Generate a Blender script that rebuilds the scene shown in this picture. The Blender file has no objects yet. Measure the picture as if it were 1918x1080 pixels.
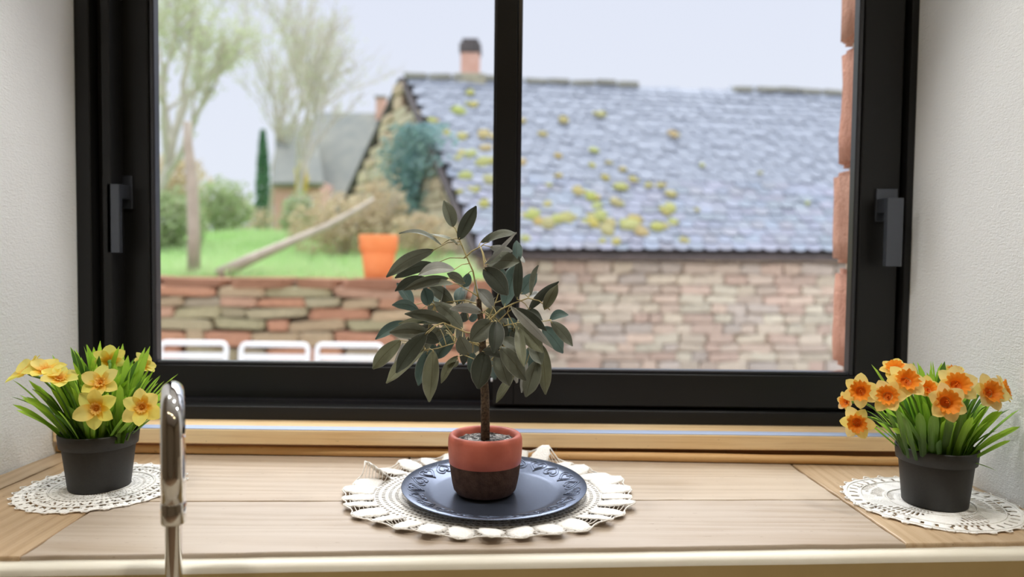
import bpy, bmesh, math, random
from mathutils import Vector, Matrix, Quaternion, noise

SC = bpy.context.scene
COL = SC.collection
R = random.Random(7)
V = Vector

# ------------------------------------------------------------------ camera
FPX, W, H = 1350.0, 1918.0, 1080.0
CAM_Z = 0.39
PITCH = math.atan(57.0 / FPX)
ROLL = 0.0115
fwd = V((0, math.cos(PITCH), -math.sin(PITCH)))
up0 = V((0, math.sin(PITCH), math.cos(PITCH)))
right = V((1, 0, 0)) * math.cos(ROLL) + up0 * math.sin(ROLL)
up = up0 * math.cos(ROLL) - V((1, 0, 0)) * math.sin(ROLL)
CAMP = V((0, 0, CAM_Z))
cam = bpy.data.cameras.new('camera')
cam.sensor_width = 36.0
cam.lens = FPX / W * 36.0
cam.clip_start = 0.02
cam.clip_end = 500
cam.dof.use_dof = True
cam.dof.focus_distance = 1.12
cam.dof.aperture_fstop = 2.15
camo = bpy.data.objects.new('camera', cam)
COL.objects.link(camo)
m = Matrix.Identity(4)
for i in range(3):
    m[i][0] = right[i]; m[i][1] = up[i]; m[i][2] = -fwd[i]; m[i][3] = CAMP[i]
camo.matrix_world = m
SC.camera = camo


def ray(px, py):
    return fwd + right * ((px - W / 2) / FPX) - up * ((py - H / 2) / FPX)


def P(px, py, y):            # point of the sight line at distance y into the scene
    d = ray(px, py)
    return CAMP + d * (y / d.y)


def S(px, py, z=0.0):        # point of the sight line at height z
    d = ray(px, py)
    return CAMP + d * ((z - CAM_Z) / d.z)


# ------------------------------------------------------------------ sky, sun, exposure
w = bpy.data.worlds.new('sky'); SC.world = w
w.use_nodes = True
nt = w.node_tree; nt.nodes.clear()
out = nt.nodes.new('ShaderNodeOutputWorld'); bg = nt.nodes.new('ShaderNodeBackground')
tc = nt.nodes.new('ShaderNodeTexCoord'); sx = nt.nodes.new('ShaderNodeSeparateXYZ')
rp = nt.nodes.new('ShaderNodeValToRGB')
nt.links.new(tc.outputs['Generated'], sx.inputs[0])
nt.links.new(sx.outputs['Z'], rp.inputs[0])
nt.links.new(rp.outputs[0], bg.inputs[0])
nt.links.new(bg.outputs[0], out.inputs[0])
e = rp.color_ramp.elements
e[0].position = 0.0; e[0].color = (0.84, 0.88, 0.97, 1)
e[1].position = 1.0; e[1].color = (2.2, 2.3, 2.5, 1)
x = e.new(0.33); x.color = (0.79, 0.83, 0.96, 1)
bg.inputs[1].default_value = 1.0

sun = bpy.data.lights.new('sun', 'SUN')
sun.energy = 4.6
sun.angle = math.radians(55)
sun.color = (0.985, 0.99, 1.0)
suno = bpy.data.objects.new('sun', sun); COL.objects.link(suno)
suno.rotation_euler = V((0.10, -0.52, -0.86)).to_track_quat('-Z', 'Y').to_euler()

SC.view_settings.view_transform = 'Standard'
SC.view_settings.look = 'None'
SC.view_settings.exposure = 0.0
SC.view_settings.gamma = 1.0
SC.view_settings.use_curve_mapping = False
LAMP_W = 9.0        # the row above the sill; the row behind is dimmed

# ------------------------------------------------------------------ helpers
WL = {}


class MB:
    def __init__(s):
        s.v = []; s.f = []; s.uv = {}

    def grid(s, rows, uv=False, close=False):
        """rows: list of equal length point lists, skinned with quads"""
        b = len(s.v); n = len(rows[0])
        for r in rows: s.v.extend(V(p) for p in r)
        for i in range(len(rows) - 1):
            for j in range(n if close else n - 1):
                j2 = (j + 1) % n
                s.f.append((b + i * n + j, b + i * n + j2, b + (i + 1) * n + j2, b + (i + 1) * n + j))
        if uv:
            for i in range(len(rows)):
                for j in range(n):
                    s.uv[b + i * n + j] = (j / (n - 1), i / (len(rows) - 1))
        return s

    def tube(s, pts, rad, sides=8, cap=True, squash=1.0):
        pts = [V(p) for p in pts]
        if not isinstance(rad, (list, tuple)): rad = [rad] * len(pts)
        rows = []
        t0 = (pts[1] - pts[0]).normalized()
        a = t0.orthogonal().normalized()
        for i, p in enumerate(pts):
            if i == 0: t = pts[1] - pts[0]
            elif i == len(pts) - 1: t = pts[-1] - pts[-2]
            else: t = pts[i + 1] - pts[i - 1]
            t = t.normalized() if t.length > 1e-9 else t0
            a = a - t * a.dot(t)
            a = a.normalized() if a.length > 1e-6 else t.orthogonal().normalized()
            b = t.cross(a)
            rows.append([p + (a * math.cos(k * 2 * math.pi / sides) + b * math.sin(k * 2 * math.pi / sides) * squash) * rad[i] for k in range(sides)])
        b0 = len(s.v)
        s.grid(rows, close=True)
        if cap:
            s.f.append(tuple(b0 + k for k in reversed(range(sides))))
            l = b0 + (len(rows) - 1) * sides
            s.f.append(tuple(l + k for k in range(sides)))
        return s

    def lathe(s, prof, c, n=48, wob=None):
        c = V(c); rows = []
        for (r, z) in prof:
            row = []
            for k in range(n):
                a = 2 * math.pi * k / n
                rr = r * (1 + (wob(a, r, z) if wob else 0))
                row.append(c + V((rr * math.cos(a), rr * math.sin(a), z)))
            rows.append(row)
        s.grid(rows, close=True)
        return s

    def box(s, lo, hi, ch=0.0):
        x0, y0, z0 = lo; x1, y1, z1 = hi
        if ch <= 0:
            b = len(s.v)
            s.v += [V((x, y, z)) for z in (z0, z1) for y in (y0, y1) for x in (x0, x1)]
            s.f += [tuple(b + k for k in q) for q in ((0, 2, 3, 1), (4, 5, 7, 6), (0, 1, 5, 4), (2, 6, 7, 3), (0, 4, 6, 2), (1, 3, 7, 5))]
            return s
        bm = bmesh.new()
        vs = [bm.verts.new((x, y, z)) for z in (z0, z1) for y in (y0, y1) for x in (x0, x1)]
        for q in ((0, 2, 3, 1), (4, 5, 7, 6), (0, 1, 5, 4), (2, 6, 7, 3), (0, 4, 6, 2), (1, 3, 7, 5)):
            bm.faces.new([vs[k] for k in q])
        bmesh.ops.bevel(bm, geom=list(bm.edges), offset=ch, segments=1, affect='EDGES', clamp_overlap=True)
        s.add_bm(bm); bm.free()
        return s

    def add_bm(s, bm):
        b = len(s.v); bm.verts.index_update()
        s.v += [v.co.copy() for v in bm.verts]
        s.f += [tuple(b + v.index for v in f.verts) for f in bm.faces]
        return s

    def mesh(s, name, mat, smooth, org=V((0, 0, 0))):
        me = bpy.data.meshes.new(name)
        me.from_pydata([tuple(v - org) for v in s.v], [], s.f)
        if s.uv:
            ul = me.uv_layers.new(name='uv')
            for l in me.loops: ul.data[l.index].uv = s.uv.get(l.vertex_index, (0.5, 0.5))
        me.materials.append(mat)
        if smooth: me.polygons.foreach_set('use_smooth', [True] * len(me.polygons))
        me.update()
        return me

    def build(s, name, mat, parent=None, smooth=True, col=None, origin=None):
        pw = WL.get(parent.name, V((0, 0, 0))) if parent else V((0, 0, 0))
        org = V(origin) if origin is not None else pw
        me = s.mesh(name, mat, smooth, org)
        return link(name, me, parent, org, col)


def link(name, me, parent=None, org=None, col=None):
    o = bpy.data.objects.new(name, me)
    COL.objects.link(o)
    pw = WL.get(parent.name, V((0, 0, 0))) if parent else V((0, 0, 0))
    org = V(org) if org is not None else pw
    o.location = org - pw
    if parent: o.parent = parent
    WL[o.name] = V(org)
    o.color = (col[0], col[1], col[2], 1) if col else (1, 1, 1, 1)
    return o


def tag(o, label=None, cat=None, group=None, kind=None):
    if label: o['label'] = label
    if cat: o['category'] = cat
    if group: o['group'] = group
    if kind: o['kind'] = kind
    return o


def empty(name, loc, label=None, cat=None, group=None, kind=None):
    o = bpy.data.objects.new(name, None)
    COL.objects.link(o)
    o.location = V(loc); o.empty_display_size = 0.05
    WL[o.name] = V(loc)
    return tag(o, label, cat, group, kind)


# ------------------------------------------------------------------ materials
class Mat:
    def __init__(s, name, color=(.5, .5, .5), rough=.6, metal=0.0, spec=.5, objcol=False):
        s.m = bpy.data.materials.new(name); s.m.use_nodes = True
        s.nt = s.m.node_tree; s.b = s.nt.nodes['Principled BSDF']
        s.b.inputs['Base Color'].default_value = (*color, 1)
        s.b.inputs['Roughness'].default_value = rough
        s.b.inputs['Metallic'].default_value = metal
        s.b.inputs['Specular IOR Level'].default_value = spec
        s.color = None; s.hgt = None
        s._co = None

    def n(s, t, **k):
        nd = s.nt.nodes.new('ShaderNode' + t)
        for a, b in k.items(): setattr(nd, a, b)
        return nd

    def l(s, a, b): s.nt.links.new(a, b)

    def coords(s, scale=(1, 1, 1), kind='Object', rnd=False):
        t = s.n('TexCoord'); mp = s.n('Mapping')
        mp.inputs['Scale'].default_value = scale
        s.l(t.outputs[kind], mp.inputs[0])
        if rnd:
            oi = s.n('ObjectInfo'); mu = s.n('Math', operation='MULTIPLY'); mu.inputs[1].default_value = 37.0
            s.l(oi.outputs['Random'], mu.inputs[0]); s.l(mu.outputs[0], mp.inputs['Location'])
        return mp.outputs[0]

    def noise(s, co, scale, detail=4, rough=.55, dist=0.0):
        nz = s.n('TexNoise'); nz.inputs['Scale'].default_value = scale
        nz.inputs['Detail'].default_value = detail; nz.inputs['Roughness'].default_value = rough
        nz.inputs['Distortion'].default_value = dist
        s.l(co, nz.inputs['Vector'])
        return nz.outputs['Fac']

    def ramp(s, fac, stops):
        r = s.n('ValToRGB'); s.l(fac, r.inputs[0]); e = r.color_ramp.elements
        e[0].position, e[0].color = stops[0][0], (*stops[0][1], 1)
        e[1].position, e[1].color = stops[-1][0], (*stops[-1][1], 1)
        for p, c in stops[1:-1]:
            k = e.new(p); k.color = (*c, 1)
        return r.outputs[0]

    def mix(s, a, b, fac, mode='MIX'):
        mx = s.n('MixRGB', blend_type=mode)
        for i, q in ((1, a), (2, b), (0, fac)):
            if isinstance(q, (int, float)): mx.inputs[i].default_value = q
            elif isinstance(q, tuple): mx.inputs[i].default_value = (*q, 1)
            else: s.l(q, mx.inputs[i])
        return mx.outputs[0]

    def objcol(s, c):
        oi = s.n('ObjectInfo')
        return s.mix(c, oi.outputs['Color'], 1.0, 'MULTIPLY')

    def setc(s, c): s.l(c, s.b.inputs['Base Color']); s.color = c; return s

    def bump(s, h, strength=.3, dist=.002):
        b = s.n('Bump'); b.inputs['Strength'].default_value = strength; b.inputs['Distance'].default_value = dist
        s.l(h, b.inputs['Height']); s.l(b.outputs[0], s.b.inputs['Normal']); return s

    def translucent(s, fac, color):
        t = s.n('BsdfTranslucent'); mx = s.n('MixShader'); mx.inputs[0].default_value = fac
        o = s.nt.nodes['Material Output']
        if isinstance(color, tuple): t.inputs[0].default_value = (*color, 1)
        else: s.l(color, t.inputs[0])
        s.l(s.b.outputs[0], mx.inputs[1]); s.l(t.outputs[0], mx.inputs[2]); s.l(mx.outputs[0], o.inputs[0])
        return s


def varied(name, c1, c2, scale, rough=.8, bump=0.0, bscale=None, objc=True, dist=.004, kind='Object', rnd=True, spec=.3):
    q = Mat(name, c1, rough, spec=spec)
    co = q.coords(kind=kind, rnd=rnd)
    c = q.ramp(q.noise(co, scale), [(.3, c1), (.7, c2)])
    q.setc(q.objcol(c) if objc else c)
    if bump: q.bump(q.noise(co, bscale or scale * 4, 6, .65), bump, dist)
    return q.m


# plaster with fine fibrous relief
q = Mat('plaster', (.80, .775, .72), .85, spec=.2)
co = q.coords()
c = q.ramp(q.noise(co, 3.0), [(.3, (.90, .925, .935)), (.7, (.93, .955, .965))])
q.setc(c)
h1 = q.noise(q.coords((1, 60, 200)), 1.6, 3, .6, .6)
h2 = q.noise(co, 230, 2)
q.bump(q.mix(h1, h2, .45), .7, .004)
M_PLASTER = q.m
M_CREAM = varied('cream_paint', (.78, .73, .60), (.82, .77, .65), 9, .45, .05, 60, False, spec=.4)
M_SHADED_WALL = varied('shaded_wall', (.66, .50, .23), (.72, .55, .27), 9, .45, .05, 60, False, spec=.4)  # wall face under the nosing: its dim warm shade is put into the colour
M_ROOM = varied('room_wall', (.27, .21, .14), (.31, .25, .17), 3, .8, objc=False)
M_FLOOR = varied('floor_tile', (.30, .20, .12), (.38, .26, .16), 4, .5, objc=False)
M_COUNTER = varied('counter', (.30, .25, .18), (.34, .29, .21), 30, .35, objc=False)

# black aluminium
q = Mat('black_aluminium', (.0105, .0105, .0105), .42, 0.0, .32)
co = q.coords()
q.bump(q.noise(co, 900, 2), .06, .001)
M_BLACK = q.m
M_GASKET = Mat('black_gasket', (.022, .022, .028), .28, 0, .6).m
M_HANDLE = Mat('handle_anodised', (.07, .078, .095), .24, .5, .8).m
M_ALU = Mat('bare_aluminium', (.42, .50, .68), .62, .35).m
M_CHROME = Mat('chrome', (.86, .86, .87), .035, 1.0).m
M_SEAM = Mat('dark_seam', (.05, .045, .04), .5).m

# glass: clear pane that passes light straight, with a fresnel gloss
q = Mat('window_glass'); q.nt.nodes.remove(q.b)
tr = q.n('BsdfTransparent'); gl = q.n('BsdfGlossy'); mx = q.n('MixShader'); lw = q.n('LayerWeight')
tr.inputs[0].default_value = (.985, .99, .99, 1); gl.inputs['Roughness'].default_value = .01
lw.inputs[0].default_value = .12
ml = q.n('Math', operation='MULTIPLY'); ml.inputs[1].default_value = .6
q.l(lw.outputs['Fresnel'], ml.inputs[0]); q.l(ml.outputs[0], mx.inputs[0])
q.l(tr.outputs[0], mx.inputs[1]); q.l(gl.outputs[0], mx.inputs[2])
q.l(mx.outputs[0], q.nt.nodes['Material Output'].inputs[0])
M_GLASS = q.m


def wood(name, light, mid, dark, grain=1.0, rough=.5, spec=.35):
    q = Mat(name, mid, rough, spec=spec)
    co = q.coords((1.1, 13, 13), rnd=True)
    wv = q.n('TexWave', bands_direction='Y'); wv.inputs['Scale'].default_value = 1.0
    wv.inputs['Distortion'].default_value = 13; wv.inputs['Detail'].default_value = 3
    wv.inputs['Detail Scale'].default_value = .9
    q.l(co, wv.inputs['Vector'])
    big = q.noise(co, .9, 3)
    c = q.ramp(q.mix(wv.outputs['Fac'], big, .62), [(.15, light), (.62, mid), (1.0, dark)])
    fine = q.noise(q.coords((6, 240, 240), rnd=True), 1.0, 5, .62)
    c = q.mix(c, dark, q.ramp(fine, [(.50, (0, 0, 0)), (.75, (.55 * grain, .55 * grain, .55 * grain))]))
    blot = q.noise(q.coords((2.2, 4, 4), rnd=True), 1.6, 3)
    c = q.mix(c, light, q.ramp(blot, [(.42, (0, 0, 0)), (.68, (.7, .7, .7))]))
    speck = q.noise(q.coords((60, 260, 200), rnd=True), 1.0, 2)
    c = q.mix(c, (.16, .09, .04), q.ramp(speck, [(.70, (0, 0, 0)), (.76, (.55, .55, .55))]))
    q.setc(q.objcol(c))
    q.bump(q.mix(fine, wv.outputs['Fac'], .3), .22, .0012)
    return q.m


M_WOOD = wood('old_oak', (.56, .455, .35), (.48, .37, .265), (.32, .22, .13), rough=.42, spec=.5)
M_WOOD2 = wood('ledge_oak', (.92, .72, .45), (.86, .60, .31), (.56, .32, .13))
M_WOOD3 = wood('bead_oak', (.62, .40, .20), (.52, .30, .12), (.30, .15, .05))


def box_obj(name, lo, hi, mat, parent=None, ch=0.0, kind=None, smooth=False, col=None):
    o = MB().box(lo, hi, ch).build(name, mat, parent, smooth, col)
    if kind: o['kind'] = kind
    return o


# ================================================================== ROOM SHELL
FRY = 1.458                 # room side face of the window frame
LEDGE_Z = 0.053
# edge of the sill boards towards the room (runs a little askew to the window)
FL, FRR = S(40, 1041), S(1740, 1017)


def front_y(x): return FL.y + (FRR.y - FL.y) * (x - FL.x) / (FRR.x - FL.x)


XL0, XL1 = P(143, 420, FRY).x, -0.922     # left reveal at the frame / at the room
XR0, XR1 = P(1709, 420, FRY).x, 0.832
TOP = 1.45
b = MB()
def prism(mb, poly, z0, z1):
    k = len(mb.v); n = len(poly)
    mb.v += [V((x, y, z0)) for x, y in poly] + [V((x, y, z1)) for x, y in poly]
    mb.f.append(tuple(k + i for i in reversed(range(n)))); mb.f.append(tuple(k + n + i for i in range(n)))
    for i in range(n): mb.f.append((k + i, k + (i + 1) % n, k + n + (i + 1) % n, k + n + i))
    return mb
RY = 0.93                    # room face of the window wall
tag(prism(MB(), [(-2.4, RY), (XL1, RY), (XL0, FRY + .005), (XL0, 1.60), (-2.4, 1.60)], -.9, 1.75).build('wall_left', M_PLASTER, smooth=False), kind='structure')
tag(prism(MB(), [(XR1, RY), (2.4, RY), (2.4, 1.60), (XR0, 1.60), (XR0, FRY + .005)], -.9, 1.75).build('wall_right', M_PLASTER, smooth=False), kind='structure')
tag(prism(MB(), [(XL1, RY), (XR1, RY), (XR0, 1.60), (XL0, 1.60)], TOP, 1.75).build('wall_top', M_PLASTER, smooth=False), kind='structure')
# wall under the sill, its cream rounded nosing as one body
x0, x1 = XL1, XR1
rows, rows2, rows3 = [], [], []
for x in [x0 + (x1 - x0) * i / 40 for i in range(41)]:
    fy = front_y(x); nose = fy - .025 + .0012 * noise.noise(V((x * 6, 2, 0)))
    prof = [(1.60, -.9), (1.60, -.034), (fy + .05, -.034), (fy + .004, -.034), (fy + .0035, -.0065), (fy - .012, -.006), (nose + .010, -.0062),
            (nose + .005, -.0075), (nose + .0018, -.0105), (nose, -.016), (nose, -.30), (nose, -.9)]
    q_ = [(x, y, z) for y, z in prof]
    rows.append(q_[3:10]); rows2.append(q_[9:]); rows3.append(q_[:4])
o = MB().grid(rows2).grid(rows3).build('wall_front', M_SHADED_WALL, smooth=False); tag(o, kind='structure')
o = MB().grid(rows).build('trim_3', M_CREAM, smooth=True); tag(o, 'cream painted rounded nosing along the front of the sill', None, None, 'structure')
# the rest of the room behind the camera
RB = -2.8
tag(box_obj('floor', (-2.4, RB, -1.0), (2.4, 1.6, -.9), M_FLOOR), kind='structure')
tag(box_obj('ceiling', (-2.4, RB, 1.75), (2.4, 1.76, 1.85), M_PLASTER), kind='structure')
tag(box_obj('wall_back', (-2.4, RB - .1, -.9), (2.4, RB, 1.75), M_ROOM), kind='structure')
tag(box_obj('wall_side_left', (-2.5, RB, -1.0), (-2.4, 1.76, 1.85), M_ROOM), kind='structure')
tag(box_obj('wall_side_right', (2.4, RB, -1.0), (2.5, 1.76, 1.85), M_ROOM), kind='structure')
tag(box_obj('trim_worktop', (-1.6, .30, -.30), (1.5, .86, -.26), M_COUNTER, ch=.004), kind='structure')

# ceiling spotlights, the row above the sill added to brighten sill and reveals
k = 0
for sx_ in (-.95, 0.0, .95):
    for sy_ in (0.76, -0.62):
        k += 1
        r = empty('ceiling_spotlight', (sx_, sy_, 1.75), None, 'lamp', 'recessed ceiling spotlights')
        r['label'] = 'round recessed ceiling spotlight %s, %s' % ({-.95: 'towards the left wall', 0.0: 'in the middle', .95: 'towards the right wall'}[sx_], 'added row closer to the window' if sy_ > 0 else 'row further from the window')
        MB().lathe([(.030, -.002), (.034, -.006), (.046, -.006), (.048, 0)], (sx_, sy_, 1.75), 24).build('ring', M_ALU, r)
        em = bpy.data.materials.get('lamp_glow')
        if not em:
            em = bpy.data.materials.new('lamp_glow'); em.use_nodes = True
            pb = em.node_tree.nodes['Principled BSDF']
            pb.inputs['Emission Color'].default_value = (1, .86, .66, 1); pb.inputs['Emission Strength'].default_value = 12
        MB().lathe([(.0, -.003), (.031, -.003)], (sx_, sy_, 1.75), 24).build('bulb', em, r)
        L = bpy.data.lights.new('spot_light', 'AREA'); L.shape = 'DISK'; L.size = .10; L.energy = LAMP_W if sy_ > 0 else LAMP_W * .2; L.color = (1, .97, .925) if sy_ > 0 else (1, .78, .45)
        lo = bpy.data.objects.new('spot_light', L); COL.objects.link(lo); lo.parent = r; lo.location = (0, 0, -.012)

# ================================================================== SILL
sill = empty('window_sill', (0, 1.2, 0)); tag(sill, 'wide oak window sill of old planks', None, None, 'structure')
BACK = 1.40
def plank(corners, col, long_x=True, seed=0):
    """corners: plan quad, counter clockwise seen from above"""
    cen = sum((V((x, y, 0)) for x, y in corners), V()) / 4
    ring = []
    n = 26
    for i in range(4):
        a = V((*corners[i], 0)); c_ = V((*corners[(i + 1) % 4], 0))
        for t in range(n):
            p = a.lerp(c_, t / n)
            dirn = (cen - p); dirn.z = 0; dirn.normalize()
            jit = abs(noise.noise(V((p.x * 23, p.y * 23, seed)))) * .0038 + abs(noise.noise(V((p.x * 90, p.y * 90, seed)))) * .0009
            nrm = V((-(c_ - a).y, (c_ - a).x, 0)).normalized()
            ring.append(p + nrm * (.0006 + jit))
    def inset(d, z):
        return [V((p.x + (cen.x - p.x) * d / max(.08, abs(cen.x - p.x) + .02), p.y + (cen.y - p.y) * d / max(.05, abs(cen.y - p.y) + .01), z)) for p in ring]
    mb = MB()
    rws = [[V((p.x, p.y, -.032)) for p in ring], [V((p.x, p.y, -.0022)) for p in ring], inset(.0009, -.0006), inset(.0024, 0.0)]
    mb.grid(rws, close=True)
    mb.f.append(tuple(3 * len(ring) + i for i in range(len(ring))))
    if not long_x:      # turn the object so its own x runs along the grain
        rot = Matrix.Rotation(-math.pi / 2, 4, 'Z')
        mb.v = [rot @ (v_ - cen) + cen for v_ in mb.v]
    o = mb.build('plank', M_WOOD, sill, False, col, origin=(cen.x, cen.y, 0))
    if not long_x: o.rotation_euler = (0, 0, math.pi / 2)
    return o
def slx(y): return XL0 + (XL1 - XL0) * (FRY - y) / (FRY - RY)
def srx(y): return XR0 + (XR1 - XR0) * (FRY - y) / (FRY - RY)
XC, XD, XE = -.835, -.640, .548        # joints of the boards that run front to back
j0, j1 = S(300, 938), S(1580, 935)
def mid_y(x): return j0.y + (j1.y - j0.y) * (x - j0.x) / (j1.x - j0.x)
XM = S(762, 868).x
plank([(slx(.95), front_y(slx(.9))), (XC - .012, front_y(XC)), (XC, BACK), (slx(BACK), BACK)], (1.0, .93, .80), False, 1)
plank([(XC - .012, front_y(XC)), (XD + .012, front_y(XD)), (XD - .008, BACK), (XC, BACK)], (1.0, .89, .72), False, 2)
plank([(XD + .012, front_y(XD)), (XE + .004, front_y(XE)), (XE - .002, mid_y(XE)), (XD, mid_y(XD))], (.92, .955, 1.02), True, 3)
plank([(XD, mid_y(XD)), (XM, mid_y(XM)), (XM, BACK), (XD - .008, BACK)], (1.0, 1.02, 1.05), True, 4)
plank([(XM, mid_y(XM)), (XE - .002, mid_y(XE)), (XE - .008, BACK), (XM, BACK)], (1.0, 1.02, 1.03), True, 5)
plank([(XE + .004, front_y(XE)), (srx(.95), front_y(srx(.9))), (srx(BACK), BACK), (XE - .008, BACK)], (1.05, .97, .82), False, 6)

# the raised ledge board under the frame, the dark strip below it, a bare metal strip and a round bead
ledge = empty('trim_1', (0, 1.42, 0)); tag(ledge, 'oak ledge board under the window frame', None, None, 'structure')
LB = 1.379
box_obj('ledge_board', (XL0 - .004, LB, .0245), (XR0 + .004, 1.50, LEDGE_Z), M_WOOD2, ledge, .0018)
for xa, xb in ((XL0 - .004, -.30), (-.299, .09), (.0912, .42), (.421, XR0 + .004)):
    box_obj('riser_board', (xa, LB + .016, .0), (xb, LB + .03, .0245), M_WOOD3, ledge, .0006, col=(.55, .42, .36))
box_obj('metal_strip', (XL0 + .028, LB + .0012, LEDGE_Z), (XR0 - .03, LB + .0285, LEDGE_Z + .0014), M_ALU, ledge, .0004)
pts, rad = [], []
for i in range(60):
    t = i / 59; x = (XL0 - .006) + (XR0 - XL0 + .012) * t
    pts.append((x, 1.398 - .030 * t ** 1.6 + .0012 * noise.noise(V((x * 5, 1, 0))), .0085 + .001 * noise.noise(V((x * 9, 4, 0))))); rad.append(.0085 + .0007 * noise.noise(V((x * 7, 9, 0))))
o = MB().tube(pts, rad, 12).build('trim_2', M_WOOD3, None, True, (1.25, 1.25, 1.2)); tag(o, 'round oak bead along the back of the sill', None, None, 'structure')

# ================================================================== WINDOW
win = empty('window_1', (0, FRY, LEDGE_Z)); tag(win, 'black aluminium sliding window with two sashes', None, None, 'structure')
ZB, ZT = LEDGE_Z, TOP
def px(x, y=400, d=FRY): return P(x, y, d).x
def pz(y, x=960, d=FRY): return P(x, y, d).z
# fixed frame
of = MB()
of.box((XL0, FRY, ZB), (px(170), FRY + .13, ZT), .0015)
of.box((px(1697), FRY, ZB), (XR0, FRY + .13, ZT), .0015)
of.box((px(170), FRY + .004, ZB), (px(1697), FRY + .13, pz(767)), .0015)
of.box((px(170), FRY, ZT - .05), (px(1697), FRY + .13, ZT), .0015)
of.build('outer_frame', M_BLACK, win, False)
# inner steps of the frame (running channels)
ch = MB()
ch.box((px(170), FRY + .03, ZB + .03), (px(186), FRY + .13, ZT), .001)
ch.box((px(186), FRY + .012, ZB + .03), (px(202), FRY + .13, ZT), .001)
ch.build('channel', M_BLACK, win, False)
ch = MB()
ch.box((px(1684), FRY + .028, ZB + .03), (px(1698), FRY + .13, ZT), .001)
ch.build('channel', M_BLACK, win, False)
YR, YL = FRY + .012, FRY + .060    # faces of the right sash (near) and the left sash (far)
tr_ = MB()
for yy in (FRY + .040, FRY + .052):
    tr_.box((px(188), yy, pz(767)), (px(1690), yy + .003, pz(767) + .008))
tr_.build('track_rail', M_ALU if False else M_GASKET, win, False)


def sash(xa, xb, ga, gb, zb, gz, yf, nm):
    s = MB()
    s.box((xa, yf, zb), (ga, yf + .042, ZT - .05), .0018)
    s.box((gb, yf, zb), (xb, yf + .042, ZT - .05), .0018)
    s.box((ga - .001, yf, zb), (gb + .001, yf + .042, gz), .0018)
    s.box((ga - .001, yf, ZT - .11), (gb + .001, yf + .042, ZT - .05), .0018)
    so = s.build('sash', M_BLACK, win, False)
    so['label'] = nm
    g = MB(); wd = .010
    g.box((ga, yf + .006, gz), (ga + wd, yf + .030, ZT - .11), .002)
    g.box((gb - wd, yf + .006, gz), (gb, yf + .030, ZT - .11), .002)
    g.box((ga + wd, yf + .006, gz), (gb - wd, yf + .030, gz + .007), .002)
    g.build('glazing_bead', M_GASKET, so, False)
    MB().box((ga + .002, yf + .016, gz + .001), (gb - .002, yf + .020, ZT - .11)).build('pane', M_GLASS, so, False)
    return so


# right sash, near the room
zb = pz(762, 1300, YR); gz = pz(701, 1300, YR)
s_r = sash(px(926, 400, YR), px(1684, 400, YR), px(966, 400, YR), px(1611, 400, YR), zb, gz, YR, 'right sliding sash in front')
# left sash, one track further out
zb2 = pz(752, 600, YL); gz2 = pz(685.5, 600, YL)
s_l = sash(px(199, 400, YL), px(960, 400, YL), px(279, 400, YL), px(931, 400, YL), zb2, gz2, YL, 'left sliding sash on the outer track')
MB().box((px(203, 400, YL), YL - .012, zb2 - .014), (px(925, 400, YL), YL - .009, zb2 - .011)).build('lower_track_edge', M_HANDLE, win, False)
MB().box((px(918, 700, YR) + .001, YR + .003, pz(715, 920, YR)), (px(924, 700, YR), YR + .012, pz(709, 920, YR)), .001).build('buffer', Mat('white_plastic', (.7, .72, .78), .4).m, win, False)


def handle(sgn, plate_px, plate_py, grip_px, grip_py, yf, nm):
    h = MB()
    a, c_ = P(plate_px[0], plate_py[0], yf - .003), P(plate_px[1], plate_py[1], yf - .003)
    h.box((min(a.x, c_.x), yf - .006, min(a.z, c_.z)), (max(a.x, c_.x), yf, max(a.z, c_.z)), .001)
    ho = h.build('window_handle', M_HANDLE, win, False); ho['label'] = nm
    g0, g1 = P(grip_px[0], grip_py[0], yf - .048), P(grip_px[1], grip_py[1], yf - .048)
    xa, xb = min(g0.x, g1.x), max(g0.x, g1.x); za, zb_ = min(g0.z, g1.z), max(g0.z, g1.z)
    MB().box((xa, yf - .048, za), (xb, yf - .036, zb_), .0006).build('grip', M_HANDLE, ho, False)
    xn = xb if sgn > 0 else xa
    MB().box((min(xn, xn - sgn * .022), yf - .037, zb_ - .028), (max(xn, xn - sgn * .022), yf - .005, zb_), .0006).build('neck', M_HANDLE, ho, False)


handle(1, (221, 249), (329, 391), (199.5, 224), (344, 473), YL, 'left lever handle')
handle(-1, (1641, 1679), (353, 415), (1663, 1689), (370, 499), YR, 'right lever handle')

# ---------------------------------------------------------------- outer face of the house wall, stone quoins on its right jamb
M_STONE = varied('sandstone', (.74, .74, .74), (1.0, 1.0, 1.0), 7, .9, .8, 40, True, .012)
M_MORTAR = varied('mortar', (.56, .46, .37), (.66, .56, .45), 9, .95, .4, 60, False)
M_MORTAR2 = varied('dark_joint', (.26, .21, .16), (.36, .30, .23), 9, .95, .4, 60, False)
M_PINK = varied('pink_sandstone', (.50, .25, .17), (.64, .36, .26), 14, .92, 1.0, 60, True, .02)
ext = empty('wall_exterior', (0, 1.68, 0)); tag(ext, 'outer leaf of the house wall', None, None, 'structure')
XQ = .785
mb = MB(); mb.box((XQ + .02, 1.602, -1.1), (2.5, 1.74, 3.0)); mb.box((-2.5, 1.602, -1.1), (-.935, 1.76, 3.0)); mb.box((-.935, 1.602, -1.1), (XQ + .02, 1.76, .02)); mb.box((-.935, 1.602, TOP), (XQ + .02, 1.76, 3.0))
mb.build('masonry_core', M_MORTAR, ext, False)


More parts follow.
